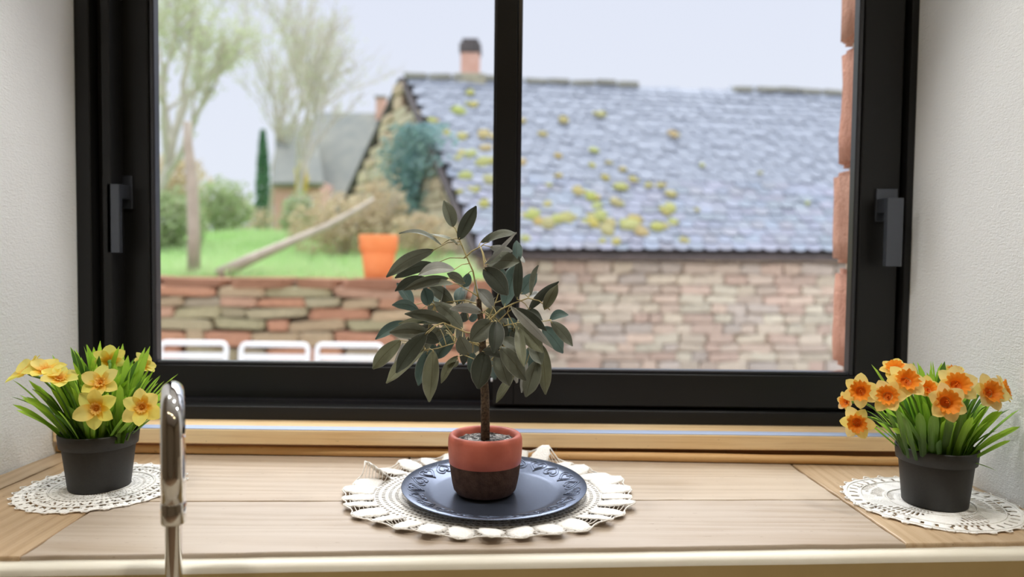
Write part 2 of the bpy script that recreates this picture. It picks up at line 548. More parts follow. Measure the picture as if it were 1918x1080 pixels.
def rough_block(lo, hi, seed, amp=.006, cut=3, bev=.012):
    bm = bmesh.new()
    bmesh.ops.create_cube(bm, size=1.0)
    lo, hi = V(lo), V(hi)
    for v_ in bm.verts: v_.co = V([lo[i] + (v_.co[i] + .5) * (hi[i] - lo[i]) for i in range(3)])
    bmesh.ops.bevel(bm, geom=list(bm.edges), offset=bev, segments=2, affect='EDGES')
    bmesh.ops.subdivide_edges(bm, edges=list(bm.edges), cuts=cut, use_grid_fill=True)
    for v_ in bm.verts:
        p = v_.co
        v_.co = p + V((noise.noise(p * 14 + V((seed, 0, 0))), noise.noise(p * 14 + V((0, seed, 0))), noise.noise(p * 14 + V((0, 0, seed))))) * amp
    mb = MB().add_bm(bm); bm.free(); return mb


zq = [P(1600, yy, 1.72).z for yy in (900, 692, 499, 317, 82, -170)]
for i in range(5):
    dx = (0, .004, -.004, .006, .002)[i]
    rough_block((XQ + dx, 1.60, zq[i] + .006), (XQ + .30, 1.775, zq[i + 1] - .006), i * 3.1 + 1, .005).build('quoin_stone', M_PINK, ext, True, (1.0 + .06 * (i % 2), 1.0, 1.0))

# ================================================================== FAUCET
rs = P(325.5, 1040, .888); hd = P(325, 960, .806)
rs.z = 0; hd.z = 0
f = empty('kitchen_faucet', (rs.x, rs.y, -.26), 'chrome gooseneck kitchen faucet in front of the window sill', 'faucet')
ztop = P(325, 715, .845).z
ra = (hd - rs).length / 2; dirn = (hd - rs).normalized()
zc = ztop - .0122 - ra
pts, rad = [(rs.x, rs.y, -.25)], [.0103]
for z in (-.15, -.05, .03, zc - .03): pts.append((rs.x, rs.y, z)); rad.append(.0103)
for i in range(25):
    a = math.pi * i / 24
    c_ = rs + dirn * (ra - ra * math.cos(a))
    pts.append((c_.x, c_.y, zc + ra * math.sin(a))); rad.append(.0103 + .0027 * min(1, i / 12))
zend = P(325, 946, (.806 - .013)).z
pts.append((hd.x, hd.y, zend + .03)); rad.append(.0132)
pts.append((hd.x, hd.y, zend)); rad.append(.0132)
MB().tube(pts, rad, 40).build('spout', M_CHROME, f)
zl = P(325, 986, (.806 - .013)).z
MB().lathe([(.0, zl + .004), (.0105, zl + .004), (.0113, zl), (.0133, zl), (.0138, zl + .001), (.0138, zend - .0018), (.0132, zend - .0008), (.0128, zend), (.0, zend)], (hd.x, hd.y, 0), 40).build('spray_nozzle', M_CHROME, f)
MB().lathe([(.0, -.26), (.027, -.26), (.027, -.254), (.024, -.25), (.017, -.247), (.016, -.19), (.0135, -.185), (.0104, -.183)], (rs.x, rs.y, 0), 40).build('base', M_CHROME, f)
MB().tube([(rs.x + .012, rs.y, -.215), (rs.x + .05, rs.y - .01, -.205), (rs.x + .085, rs.y - .02, -.18)], [.008, .006, .005], 12).build('lever', M_CHROME, f)

# ================================================================== DOILIES
def thread_mat(name, c1, c2):
    q = Mat(name, c1, .9, spec=.15)
    co = q.coords()
    vo = q.n('TexVoronoi'); vo.inputs['Scale'].default_value = 330; q.l(co, vo.inputs['Vector'])
    q.setc(q.ramp(vo.outputs['Distance'], [(.25, c2), (.75, c1)]))
    inv = q.n('Math', operation='MULTIPLY'); inv.inputs[1].default_value = -1; q.l(vo.outputs['Distance'], inv.inputs[0])
    q.bump(inv.outputs[0], .45, .0015)
    return q.m
M_LACE = thread_mat('cotton_white', (.92, .90, .86), (.97, .96, .93))
M_LACE2 = thread_mat('cotton_cream', (.92, .89, .83), (.97, .95, .91))


def lace_disc(cx, cy, rx, ry, nr, na, holes, zf, edge, thick=.0012):
    """polar net with real holes, both faces and the rims of each hole"""
    bm = bmesh.new(); ring = []
    for i in range(nr + 1):
        row = []
        for k in range(na):
            a = 2 * math.pi * k / na
            t = .03 + .97 * i / nr
            s = 1 + (edge(a) if i >= nr - 1 else 0)
            x, y = cx + rx * t * s * math.cos(a), cy + ry * t * s * math.sin(a)
            row.append(bm.verts.new((x, y, zf(t, a))))
        ring.append(row)
    for i in range(nr):
        for k in range(na):
            if holes(i, k, nr, na): continue
            k2 = (k + 1) % na
            bm.faces.new((ring[i][k], ring[i + 1][k], ring[i + 1][k2], ring[i][k2]))
    for v_ in [v_ for v_ in bm.verts if not v_.link_faces]: bm.verts.remove(v_)
    bm.normal_update()
    bmesh.ops.solidify(bm, geom=list(bm.faces), thickness=-thick)
    mb = MB().add_bm(bm); bm.free(); return mb


def small_doily(c, rx, ry, label, style, seed):
    root = empty('doily', (c.x, c.y, 0), label, 'doily')
    rn = random.Random(seed)
    nr, na = 30, 150
    ph = rn.random() * 6
    def holes(i, k, nr, na):
        if i < 3: return False
        if style == 0:
            if i % 4 == 2: return k % 2 == 0
            if i in (nr - 4, nr - 5): return k % 4 < 2
            if i in (nr - 9,): return k % 3 == 0
            return (i % 4 == 0) and k % 4 == 0
        m_ = (k + (i // 2) * 2) % 30
        if nr - 19 < i < nr - 5: # fans of slits
            return (9 < m_ < 23) and (k % 2 == 0) and i % 5 != 0
        if i >= nr - 5 and i < nr - 2: return k % 4 == 1
        return i % 3 == 0 and k % 3 == 0
    def zf(t, a): return .0016 + .0010 * math.sin(5 * a + ph) * t * t + .0004 * noise.noise(V((t * 9 * math.cos(a), t * 9 * math.sin(a), seed)))
    def edge(a): return .018 * abs(math.sin(14 * a)) + .008 * math.sin(3 * a + ph)
    lace_disc(c.x, c.y, rx, ry, nr, na, holes, zf, edge).build('lace_net', M_LACE, root, True)
    # raised picot knots along the border
    mb = MB()
    for k in range(28):
        a = 2 * math.pi * (k + .5) / 28
        s = 1 + edge(a)
        p = V((c.x + rx * s * math.cos(a), c.y + ry * s * math.sin(a), .0026))
        t = V((-rx * math.sin(a), ry * math.cos(a), 0)).normalized(); o_ = V((math.cos(a), math.sin(a), 0))
        mb.tube([p - t * .006 - o_ * .002, p - t * .003 + o_ * .003, p + o_ * .0045 + V((0, 0, .001)), p + t * .003 + o_ * .003, p + t * .006 - o_ * .002], .0011, 5)
    mb.build('picot_edging', M_LACE, root)
    for rr in ((.35, .62, .84) if style == 0 else (.5, .8, .97)):
        pts = [(c.x + rx * rr * math.cos(a), c.y + ry * rr * math.sin(a), .0034 + .0010 * math.sin(5 * a + ph) * rr * rr) for a in [2 * math.pi * k / 120 for k in range(121)]]
        MB().tube(pts, .0011, 5, cap=False).build('crochet_ring', M_LACE, root)
    return root


LP = S(187, 913); RP_ = S(1750, 944)
small_doily(V((LP.x + .004, LP.y + .002, 0)), .123, .126, 'white crochet doily with ring pattern under the pale yellow daffodils', 0, 3)
small_doily(V((RP_.x - .004, RP_.y + .004, 0)), .127, .130, 'white crochet doily with slit fan pattern under the orange trumpet daffodils', 1, 8)

# the large cream doily with a ruffled edge of leaf shaped tabs
DC = V((-.036, 1.172, 0)); DRX, DRY = .236, .204
dl = empty('doily', (DC.x, DC.y, 0), 'large cream crochet doily with ruffled scalloped edge under the black plate', 'doily')
def net_holes(i, k, nr, na):
    return 2 < i < nr - 1 and (k % 2 == 0) and (i % 2 == 0)
lace_disc(DC.x, DC.y, DRX * .80, DRY * .80, 34, 230, net_holes, lambda t, a: .0018 + .0010 * t * t, lambda a: 0, .0012).build('lace_net', M_LACE2, dl)
NP = 31
rn = random.Random(5)
tips = []
for k in range(NP):
    a = 2 * math.pi * (k + .5) / NP
    o_ = V((math.cos(a), math.sin(a), 0)); t_ = V((-math.sin(a), math.cos(a), 0))
    back = max(0, math.sin(a))
    lift = (.004 + .006 * rn.random()) * (1 if k % 2 else .4) + .016 * max(0, back - .55)
    roll = rn.uniform(-.22, .22) * (.6 + .4 * abs(math.cos(a)))
    fold = 0
    ax = a % (2 * math.pi)
    if abs(ax - 2.80) < .1: fold = 1; lift = .030; roll = .9      # the tab that stands up on the left
    if abs(ax - 1.03) < .11: lift = .042                        # the tab that climbs the bead at the back
    r0, r1 = .785, 1.0 + rn.uniform(-.02, .03)
    rows = []
    for i in range(9):
        t = i / 8
        wd = .0188 * (math.sin(math.pi * (.20 + .72 * t)) ** .8) * (1.0 if not fold else .9)
        rr = r0 + (r1 - r0) * t
        cpt = V((DC.x + DRX * rr * o_.x, DC.y + DRY * rr * o_.y, .004 + lift * t ** 1.3 * (1 - .25 * t)))
        if cpt.y > 1.366: cpt.z = max(cpt.z, .0205)
        row = []
        for j in range(7):
            u = (j - 3) / 3
            z = cpt.z + roll * wd * u + .003 * (1 - u * u) * math.sin(math.pi * t) + .0006 * math.sin(u * 9 + t * 24)
            p = cpt + t_ * (wd * u); p.z = max(.0022 if p.y < 1.366 else .019, z)
            if j in (0, 6) and 0 < i < 8: p += t_ * (u * .0014 * ((i % 2) * 2 - 1))
            row.append(p)
        rows.append(row)
    bm = bmesh.new()
    vs = [[bm.verts.new(p) for p in r_] for r_ in rows]
    for i in range(8):
        for j in range(6):
            bm.faces.new((vs[i][j], vs[i + 1][j], vs[i + 1][j + 1], vs[i][j + 1]))
    bm.normal_update(); bmesh.ops.solidify(bm, geom=list(bm.faces), thickness=-.0014)
    MB().add_bm(bm).build('scallop', M_LACE2, dl); bm.free()
    tips.append((rows, a))
# ladder threads between neighbouring tabs and the cord that joins their tips
lad = MB()
for k in range(NP):
    A, B = tips[k][0], tips[(k + 1) % NP][0]
    for i in range(0, 8):
        p, q_ = A[i][6], B[i][0]
        mdl = (p + q_) / 2 + V((0, 0, -.0012)); mdl.z = max(.0022, mdl.z)
        lad.tube([p, mdl, q_], .0008, 4, False)
    p, c1_, q_ = A[8][3], (A[7][6] + B[7][0]) / 2, B[8][3]
    lad.tube([A[8][3], A[8][6], A[7][6].lerp(B[7][0], .3), c1_ + V((0, 0, .0004)), A[7][6].lerp(B[7][0], .7), B[8][0], B[8][3]], .0011, 5, False)
lad.build('edge_cord', M_LACE2, dl)

# ================================================================== PLATE
q = Mat('black_plate', (.135, .16, .225), .27, .75, .6)
co = q.coords(); q.bump(q.noise(co, 700, 2), .05, .001)
M_PLATE = q.m
PC = V((-.025, 1.158, .0085))
TILT = Matrix.Translation(PC) @ Matrix.Rotation(math.radians(2.0), 4, 'X') @ Matrix.Translation(-PC)
pl = empty('plate', PC, 'round black charger plate with embossed hearts under the olive pot', 'plate')
PROF = [(.0, .0), (.098, .0), (.104, .0008), (.128, .0085), (.1485, .0140), (.1500, .0152), (.1492, .0160), (.128, .0110), (.108, .0036), (.098, .0022), (.0, .0022)]
mb = MB().lathe([(r_, z) for r_, z in PROF], PC, 96)
mb.v = [TILT @ v_ for v_ in mb.v]
mb.build('dish', M_PLATE, pl)


def zplate(r_):
    pts = [(0, .0022), (.098, .0022), (.108, .0036), (.128, .0110), (.1492, .0160)]
    for (r0, z0), (r1, z1) in zip(pts, pts[1:]):
        if r_ <= r1: return z0 + (z1 - z0) * (r_ - r0) / (r1 - r0)
    return .016


NH = 22
for k in range(NH):
    a = 2 * math.pi * (k + .35) / NH
    o_ = V((math.cos(a), math.sin(a), 0)); t_ = V((-math.sin(a), math.cos(a), 0))
    sg = 1 if k % 2 else -1
    mb = MB()
    for sc_, rad_ in ((.0150, .0010), (.0090, .0010)):
        pts = []
        for i in range(25):
            t = 2 * math.pi * i / 24
            hx = math.sin(t) ** 3; hy = (13 * math.cos(t) - 5 * math.cos(2 * t) - 2 * math.cos(3 * t) - math.cos(4 * t)) / 16
            rr = .1270 + sg * (hy + .1) * sc_ * .95
            lat = hx * sc_ * 1.08
            if sc_ < .005 and i in (0,): hy = .3
            pts.append(TILT @ (PC + o_ * rr + t_ * lat + V((0, 0, zplate(rr) + .0003))))
        mb.tube(pts, rad_, 6, False)
    mb.build('embossed_heart', M_PLATE, pl)

# ================================================================== OLIVE TREE
OC = V((-.0402, 1.150, .0114))
ol = empty('potted_olive_tree', OC, 'small artificial olive tree in a two tone terracotta pot on the plate', 'plant')
q = Mat('red_glaze', (.52, .16, .125), .45, spec=.4)
co = q.coords(); q.setc(q.ramp(q.noise(co, 22, 4), [(.35, (.54, .125, .075)), (.7, (.62, .165, .11))])); q.bump(q.noise(co, 160), .08, .001)
M_RED = q.m
q = Mat('rough_brown', (.11, .055, .035), .75, spec=.3)
co = q.coords(); q.setc(q.ramp(q.noise(co, 90, 4), [(.35, (.085, .04, .026)), (.7, (.15, .08, .052))])); q.bump(q.noise(co, 330, 5, .7), 1.0, .004)
M_BROWN = q.m
wobr = lambda a, r_, z: .004 * math.sin(2 * a + 1)
MB().lathe([(.0, .0), (.038, .0), (.0455, .0025), (.0500, .0080), (.0525, .0180), (.0552, .034), (.0572, .0505)], OC, 64, wobr).build('rough_base', M_BROWN, ol)['label'] = 'rough brown lower half'
MB().lathe([(.0570, .0500), (.0578, .0515), (.0590, .066), (.0596, .080), (.0592, .089), (.0575, .0945), (.0550, .0965), (.0520, .0965), (.0490, .0945), (.0470, .091), (.0462, .080), (.046, .060)], OC, 64, wobr).build('pot', M_RED, ol)['label'] = 'smooth coral red upper half'
# soil with pale chips
q = Mat('moss_soil', (.2, .2, .2), .9)
co = q.coords(); q.setc(q.ramp(q.noise(co, 110, 4, .6, 1.5), [(.40, (.03, .028, .025)), (.52, (.20, .19, .18)), (.62, (.62, .60, .58))])); q.bump(q.noise(co, 200, 4), 1, .006)
rows = []
for i in range(9):
    rr = .0465 * i / 8 + .0005
    rows.append([OC + V((rr * math.cos(a), rr * math.sin(a), .086 + .003 * noise.noise(V((rr * 140 * math.cos(a), rr * 140 * math.sin(a), 3))))) for a in [2 * math.pi * k / 40 for k in range(40)]])
MB().grid(rows, close=True).build('soil', q.m, ol)
q = Mat('trunk_bark', (.10, .065, .035), .85)
co = q.coords(); q.setc(q.ramp(q.noise(co, 260, 4), [(.35, (.05, .032, .018)), (.65, (.17, .115, .065))])); q.bump(q.noise(co, 420, 4), 1, .004)
M_BARK = q.m
TY = OC.y
def TP(x, y, dz=0.0): return P(x, y, TY + dz)
tp = [(909, 832), (909, 790), (908.5, 740), (906, 700), (904, 650), (902, 610), (897.5, 575), (897, 560)]
MB().tube([TP(*p) for p in tp], [.0076, .0072, .0070, .0065, .0060, .0054, .0044, .0040], 14).build('trunk', M_BARK, ol)
M_TWIG = varied('twig', (.42, .34, .14), (.58, .48, .24), 60, .6, objc=True)
branches = [
    ([(897, 560, 0), (893, 545, 0), (886, 508, -.005), (873, 478, -.005), (862, 452, 0), (853, 428, 0)], .0016),
    ([(897, 556, 0), (880, 545, -.01), (864, 536, -.015)], .0012),
    ([(870, 483, 0), (884, 470, -.01), (900, 462, -.02)], .0014),
    ([(904, 612, 0), (921, 595, -.01), (938, 579, -.015), (962, 568, -.02), (989, 558, -.03), (1010, 563, -.03), (1030, 580, -.03)], .0014),
    ([(903, 640, 0), (925, 610, -.03), (950, 585, -.035), (958, 600, -.035), (970, 624, -.045)], .0012),
    ([(902, 625, 0), (872, 622, -.02), (850, 612, -.03), (830, 604, -.04)], .0014),
    ([(903, 645, 0), (880, 640, -.02), (855, 636, -.03), (832, 606, -.04)], .0012),
    ([(904, 680, 0), (888, 672, -.015), (868, 664, -.02), (856, 668, -.03)], .0011),
    ([(903, 650, 0), (880, 640, .01), (852, 642, .01), (820, 652, .0), (797, 656, -.01)], .0012),
    ([(903, 620, 0), (935, 612, .0), (970, 604, .005), (1014, 602, .005), (1032, 599, .0)], .0012),
    ([(904, 660, 0), (930, 640, -.035), (962, 640, -.045), (1000, 645, -.03), (1014, 646, -.03)], .0012),
    ([(900, 590, 0), (920, 570, .02), (945, 560, .025), (962, 540, .02), (967, 500, .02)], .0012),
    ([(898, 570, 0), (870, 562, .02), (840, 565, .02), (814, 570, .02)], .0012),
    ([(903, 640, 0), (915, 625, -.045), (925, 604, -.055)], .0012),
    ([(905, 690, 0), (925, 668, -.04), (940, 650, -.05), (955, 645, -.05)], .0012),
    ([(902, 610, 0), (918, 590, .03), (930, 560, .03), (938, 535, .03)], .0012),
]
nodes = []
for bp, r_ in branches:
    pts = [TP(*p) for p in bp]
    fine = []
    for i in range(len(pts) - 1):
        for k in range(4):
            q0 = pts[i].lerp(pts[i + 1], k / 4); fine.append(q0)
    fine.append(pts[-1]); nodes += fine
    nn = len(fine)
    MB().tube(fine, [r_ * (1 - .45 * i / nn) for i in range(nn)], 6).build('branch', M_TWIG, ol)

q = Mat('olive_leaf', (.2, .2, .16), .48, spec=.4)
uvn = q.n('UVMap'); sp = q.n('SeparateXYZ'); q.l(uvn.outputs[0], sp.inputs[0])
d1 = q.n('Math', operation='SUBTRACT'); d1.inputs[1].default_value = .5; q.l(sp.outputs[0], d1.inputs[0])
d2 = q.n('Math', operation='ABSOLUTE'); q.l(d1.outputs[0], d2.inputs[0])
co = q.coords(rnd=True)
base = q.ramp(q.noise(co, 34, 4), [(.3, (.80, .80, .80)), (.7, (1.15, 1.15, 1.12))])
base = q.objcol(base)
base = q.mix(base, (.42, .36, .24), q.ramp(d2.outputs[0], [(.0, (.85, .85, .85)), (.03, (0, 0, 0))]), 'MULTIPLY')
base = q.mix(base, (.36, .36, .32), q.ramp(d2.outputs[0], [(.465, (0, 0, 0)), (.495, (.8, .8, .8))]))
q.setc(base); q.bump(q.noise(co, 500, 3), .25, .001)
q.translucent(.16, base)
M_LEAF = q.m
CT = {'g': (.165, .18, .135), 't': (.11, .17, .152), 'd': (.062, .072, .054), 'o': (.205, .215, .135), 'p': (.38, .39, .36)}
Z5, Z6, Z7, Z8 = (680, 370, .1945), (880, 380, .1852), (690, 550, .1944), (880, 550, .1944)
# leaf list: frame, base x y, tip x y, width, colour, depth (m, minus = towards the viewer)
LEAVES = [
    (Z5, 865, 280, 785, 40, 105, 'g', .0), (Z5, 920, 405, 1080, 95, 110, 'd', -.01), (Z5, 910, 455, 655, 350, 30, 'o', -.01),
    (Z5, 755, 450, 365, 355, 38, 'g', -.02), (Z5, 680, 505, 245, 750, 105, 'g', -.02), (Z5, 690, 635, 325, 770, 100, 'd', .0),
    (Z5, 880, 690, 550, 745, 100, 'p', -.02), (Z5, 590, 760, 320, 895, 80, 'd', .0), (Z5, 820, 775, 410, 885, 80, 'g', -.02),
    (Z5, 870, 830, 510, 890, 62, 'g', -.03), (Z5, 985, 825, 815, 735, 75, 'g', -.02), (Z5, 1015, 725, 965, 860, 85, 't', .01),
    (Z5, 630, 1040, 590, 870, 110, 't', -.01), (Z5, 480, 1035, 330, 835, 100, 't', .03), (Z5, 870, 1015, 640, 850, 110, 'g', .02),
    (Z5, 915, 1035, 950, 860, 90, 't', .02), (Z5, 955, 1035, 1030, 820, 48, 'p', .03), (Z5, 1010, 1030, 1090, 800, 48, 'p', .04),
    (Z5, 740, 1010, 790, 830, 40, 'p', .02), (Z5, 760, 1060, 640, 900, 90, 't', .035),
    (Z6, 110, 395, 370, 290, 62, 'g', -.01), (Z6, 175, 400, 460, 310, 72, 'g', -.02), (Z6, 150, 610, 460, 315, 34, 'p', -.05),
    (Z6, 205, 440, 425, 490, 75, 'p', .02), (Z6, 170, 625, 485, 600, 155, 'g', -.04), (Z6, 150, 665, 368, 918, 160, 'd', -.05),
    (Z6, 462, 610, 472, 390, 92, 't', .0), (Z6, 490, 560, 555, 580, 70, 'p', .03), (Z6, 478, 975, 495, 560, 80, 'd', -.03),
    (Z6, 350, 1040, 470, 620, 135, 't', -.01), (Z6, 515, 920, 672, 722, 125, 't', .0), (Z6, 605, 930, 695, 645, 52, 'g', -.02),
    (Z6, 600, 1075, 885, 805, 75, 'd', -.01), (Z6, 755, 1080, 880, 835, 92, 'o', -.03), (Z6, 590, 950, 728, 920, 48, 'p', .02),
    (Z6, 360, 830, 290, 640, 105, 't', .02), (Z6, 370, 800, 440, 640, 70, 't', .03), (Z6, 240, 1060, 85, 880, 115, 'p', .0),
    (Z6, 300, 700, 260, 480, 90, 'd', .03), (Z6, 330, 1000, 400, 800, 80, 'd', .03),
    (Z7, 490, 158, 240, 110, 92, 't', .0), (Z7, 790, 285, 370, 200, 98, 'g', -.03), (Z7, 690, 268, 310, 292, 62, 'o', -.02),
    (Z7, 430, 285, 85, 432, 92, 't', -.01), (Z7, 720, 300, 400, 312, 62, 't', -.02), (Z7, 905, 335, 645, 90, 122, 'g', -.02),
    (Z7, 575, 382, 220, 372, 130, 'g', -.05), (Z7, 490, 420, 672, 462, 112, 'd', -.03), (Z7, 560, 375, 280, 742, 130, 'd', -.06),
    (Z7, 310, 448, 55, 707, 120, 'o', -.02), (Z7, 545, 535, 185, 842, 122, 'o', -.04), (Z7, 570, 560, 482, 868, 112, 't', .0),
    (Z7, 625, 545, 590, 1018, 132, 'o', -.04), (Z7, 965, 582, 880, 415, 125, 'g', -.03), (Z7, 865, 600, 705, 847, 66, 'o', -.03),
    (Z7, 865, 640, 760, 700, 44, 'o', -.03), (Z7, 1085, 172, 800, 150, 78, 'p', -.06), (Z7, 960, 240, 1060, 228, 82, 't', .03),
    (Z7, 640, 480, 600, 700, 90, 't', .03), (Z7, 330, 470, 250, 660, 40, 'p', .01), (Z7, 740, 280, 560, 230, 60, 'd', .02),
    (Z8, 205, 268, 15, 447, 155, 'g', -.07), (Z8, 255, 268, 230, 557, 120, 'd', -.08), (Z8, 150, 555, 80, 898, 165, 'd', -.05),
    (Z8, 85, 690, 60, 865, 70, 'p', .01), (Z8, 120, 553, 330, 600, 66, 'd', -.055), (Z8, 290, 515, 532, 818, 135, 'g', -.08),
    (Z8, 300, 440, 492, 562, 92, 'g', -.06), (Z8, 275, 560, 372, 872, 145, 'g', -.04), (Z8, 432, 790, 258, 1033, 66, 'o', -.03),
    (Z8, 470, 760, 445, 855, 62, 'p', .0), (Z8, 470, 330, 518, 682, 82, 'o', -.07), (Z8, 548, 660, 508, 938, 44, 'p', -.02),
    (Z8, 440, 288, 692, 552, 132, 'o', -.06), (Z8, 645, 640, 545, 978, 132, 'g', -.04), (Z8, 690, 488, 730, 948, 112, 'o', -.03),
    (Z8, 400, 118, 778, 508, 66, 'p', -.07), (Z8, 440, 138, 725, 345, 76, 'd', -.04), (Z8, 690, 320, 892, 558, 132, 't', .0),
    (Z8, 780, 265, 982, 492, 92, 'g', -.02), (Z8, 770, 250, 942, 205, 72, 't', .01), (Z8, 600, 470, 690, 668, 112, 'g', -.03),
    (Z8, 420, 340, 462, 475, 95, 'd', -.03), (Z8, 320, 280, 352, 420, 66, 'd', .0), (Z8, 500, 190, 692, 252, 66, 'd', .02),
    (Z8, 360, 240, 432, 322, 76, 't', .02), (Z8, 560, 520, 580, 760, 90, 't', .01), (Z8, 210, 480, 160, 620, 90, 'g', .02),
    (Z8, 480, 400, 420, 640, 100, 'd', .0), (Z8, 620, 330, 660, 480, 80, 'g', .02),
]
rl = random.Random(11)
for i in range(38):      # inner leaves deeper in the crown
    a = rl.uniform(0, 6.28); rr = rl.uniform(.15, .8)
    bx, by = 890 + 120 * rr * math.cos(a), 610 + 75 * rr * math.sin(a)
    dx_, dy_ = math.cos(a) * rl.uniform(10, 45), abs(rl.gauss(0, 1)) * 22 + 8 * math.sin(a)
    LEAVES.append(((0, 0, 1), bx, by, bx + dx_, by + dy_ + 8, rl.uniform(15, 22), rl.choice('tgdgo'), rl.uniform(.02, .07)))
for (zz, bx, by, tx, ty, wd, cc, dz) in LEAVES:
    ox, oy, s_ = zz
    B = TP(ox + bx * s_, oy + by * s_, dz)
    T = TP(ox + tx * s_, oy + ty * s_, dz * 1.35 + rl.uniform(-.015, .015))
    T = B + (T - B) * 1.05
    axis = T - B; Ln = axis.length; ax = axis.normalized()
    view = (CAMP - B).normalized()
    side = ax.cross(view).normalized(); nrm = side.cross(ax).normalized()
    wapp = wd * s_ * TY / FPX * 1.18
    wtrue = max(wapp * 1.04, .0165)
    ang = math.acos(min(1, wapp / wtrue)) * rl.choice((-1, 1)) + rl.uniform(-.16, .16)
    sd = side * math.cos(ang) + nrm * math.sin(ang); nr_ = nrm * math.cos(ang) - side * math.sin(ang)
    upv = V((0, 0, 1)) - ax * ax.z
    bow = upv * (.10 * Ln * abs(ax.x)) + nr_ * rl.uniform(-.05, .07) * Ln
    fold = rl.uniform(.16, .45)
    rows = []
    NRW = 12
    for i in range(NRW + 1):
        t = i / NRW
        prof = max(.02, (math.sin(math.pi * (t ** .94) * .972 + .03)) ** .62) * (1 if t < .8 else 1 - .45 * (t - .8) / .2)
        c_ = B.lerp(T, t) + bow * math.sin(math.pi * t)
        row = []
        for j in range(7):
            u = (j - 3) / 3
            row.append(c_ + sd * (u * prof * wtrue / 2) + nr_ * (abs(u) * fold * prof * wtrue / 2 - .12 * u * u * wtrue * math.sin(3 * t + bx)) * 1.0)
        rows.append(row)
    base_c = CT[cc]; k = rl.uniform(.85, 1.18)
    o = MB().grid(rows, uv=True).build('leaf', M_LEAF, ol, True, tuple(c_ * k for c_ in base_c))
    # petiole back to the nearest twig
    near = min(nodes, key=lambda n_: (n_ - B).length)
    if (near - B).length > .003:
        mdp = near.lerp(B, .5) + V((0, 0, .10 * (near - B).length))
        MB().tube([near, near.lerp(mdp, .5), mdp, mdp.lerp(B, .5), B, B + ax * .004], [.0009, .0008, .0007, .0007, .0007, .0005], 5).build('petiole', M_TWIG, ol)

# ================================================================== DAFFODILS
q = Mat('daffodil_leaf', (.3, .5, .1), .42, spec=.35)
uvn = q.n('UVMap'); sp = q.n('SeparateXYZ'); q.l(uvn.outputs[0], sp.inputs[0])
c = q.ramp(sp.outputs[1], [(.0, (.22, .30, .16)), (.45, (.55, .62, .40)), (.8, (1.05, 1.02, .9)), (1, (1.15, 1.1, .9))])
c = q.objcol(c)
st = q.n('Math', operation='SINE'); mu = q.n('Math', operation='MULTIPLY'); mu.inputs[1].default_value = 40
q.l(sp.outputs[0], mu.inputs[0]); q.l(mu.outputs[0], st.inputs[0])
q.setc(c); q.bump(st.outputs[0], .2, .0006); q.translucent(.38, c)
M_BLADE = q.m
M_POTB = varied('black_plastic_pot', (.026, .025, .024), (.032, .031, .029), 300, .55, .08, 700, False, .001, spec=.4)
M_PEAT = varied('peat', (.02, .016, .012), (.04, .03, .02), 120, .95, .5, 200, False)
M_STEM = varied('flower_stem', (.12, .26, .04), (.18, .34, .07), 50, .5)
def petal_mat(name, outer, inner):
    q = Mat(name, outer, .55, spec=.25)
    uvn = q.n('UVMap'); sp = q.n('SeparateXYZ'); q.l(uvn.outputs[0], sp.inputs[0])
    c = q.objcol(q.ramp(sp.outputs[1], [(.0, inner), (.18, inner), (.48, outer), (1, outer)]))
    q.setc(c); q.translucent(.42, c); return q.m
M_PETAL_Y = petal_mat('petal_yellow', (.97, .85, .25), (.96, .62, .08))
M_PETAL_O = petal_mat('petal_gold', (.97, .80, .30), (.97, .74, .22))
def cup_mat(name, a, b_):
    q = Mat(name, a, .5, spec=.25)
    uvn = q.n('UVMap'); sp = q.n('SeparateXYZ'); q.l(uvn.outputs[0], sp.inputs[0])
    c = q.ramp(sp.outputs[1], [(.0, a), (1, b_)])
    q.setc(c); q.translucent(.35, c); return q.m
M_CUP_Y = cup_mat('cup_yellow', (.90, .38, .03), (.95, .66, .16))
M_CUP_O = cup_mat('cup_orange', (.90, .235, .012), (.96, .36, .035))


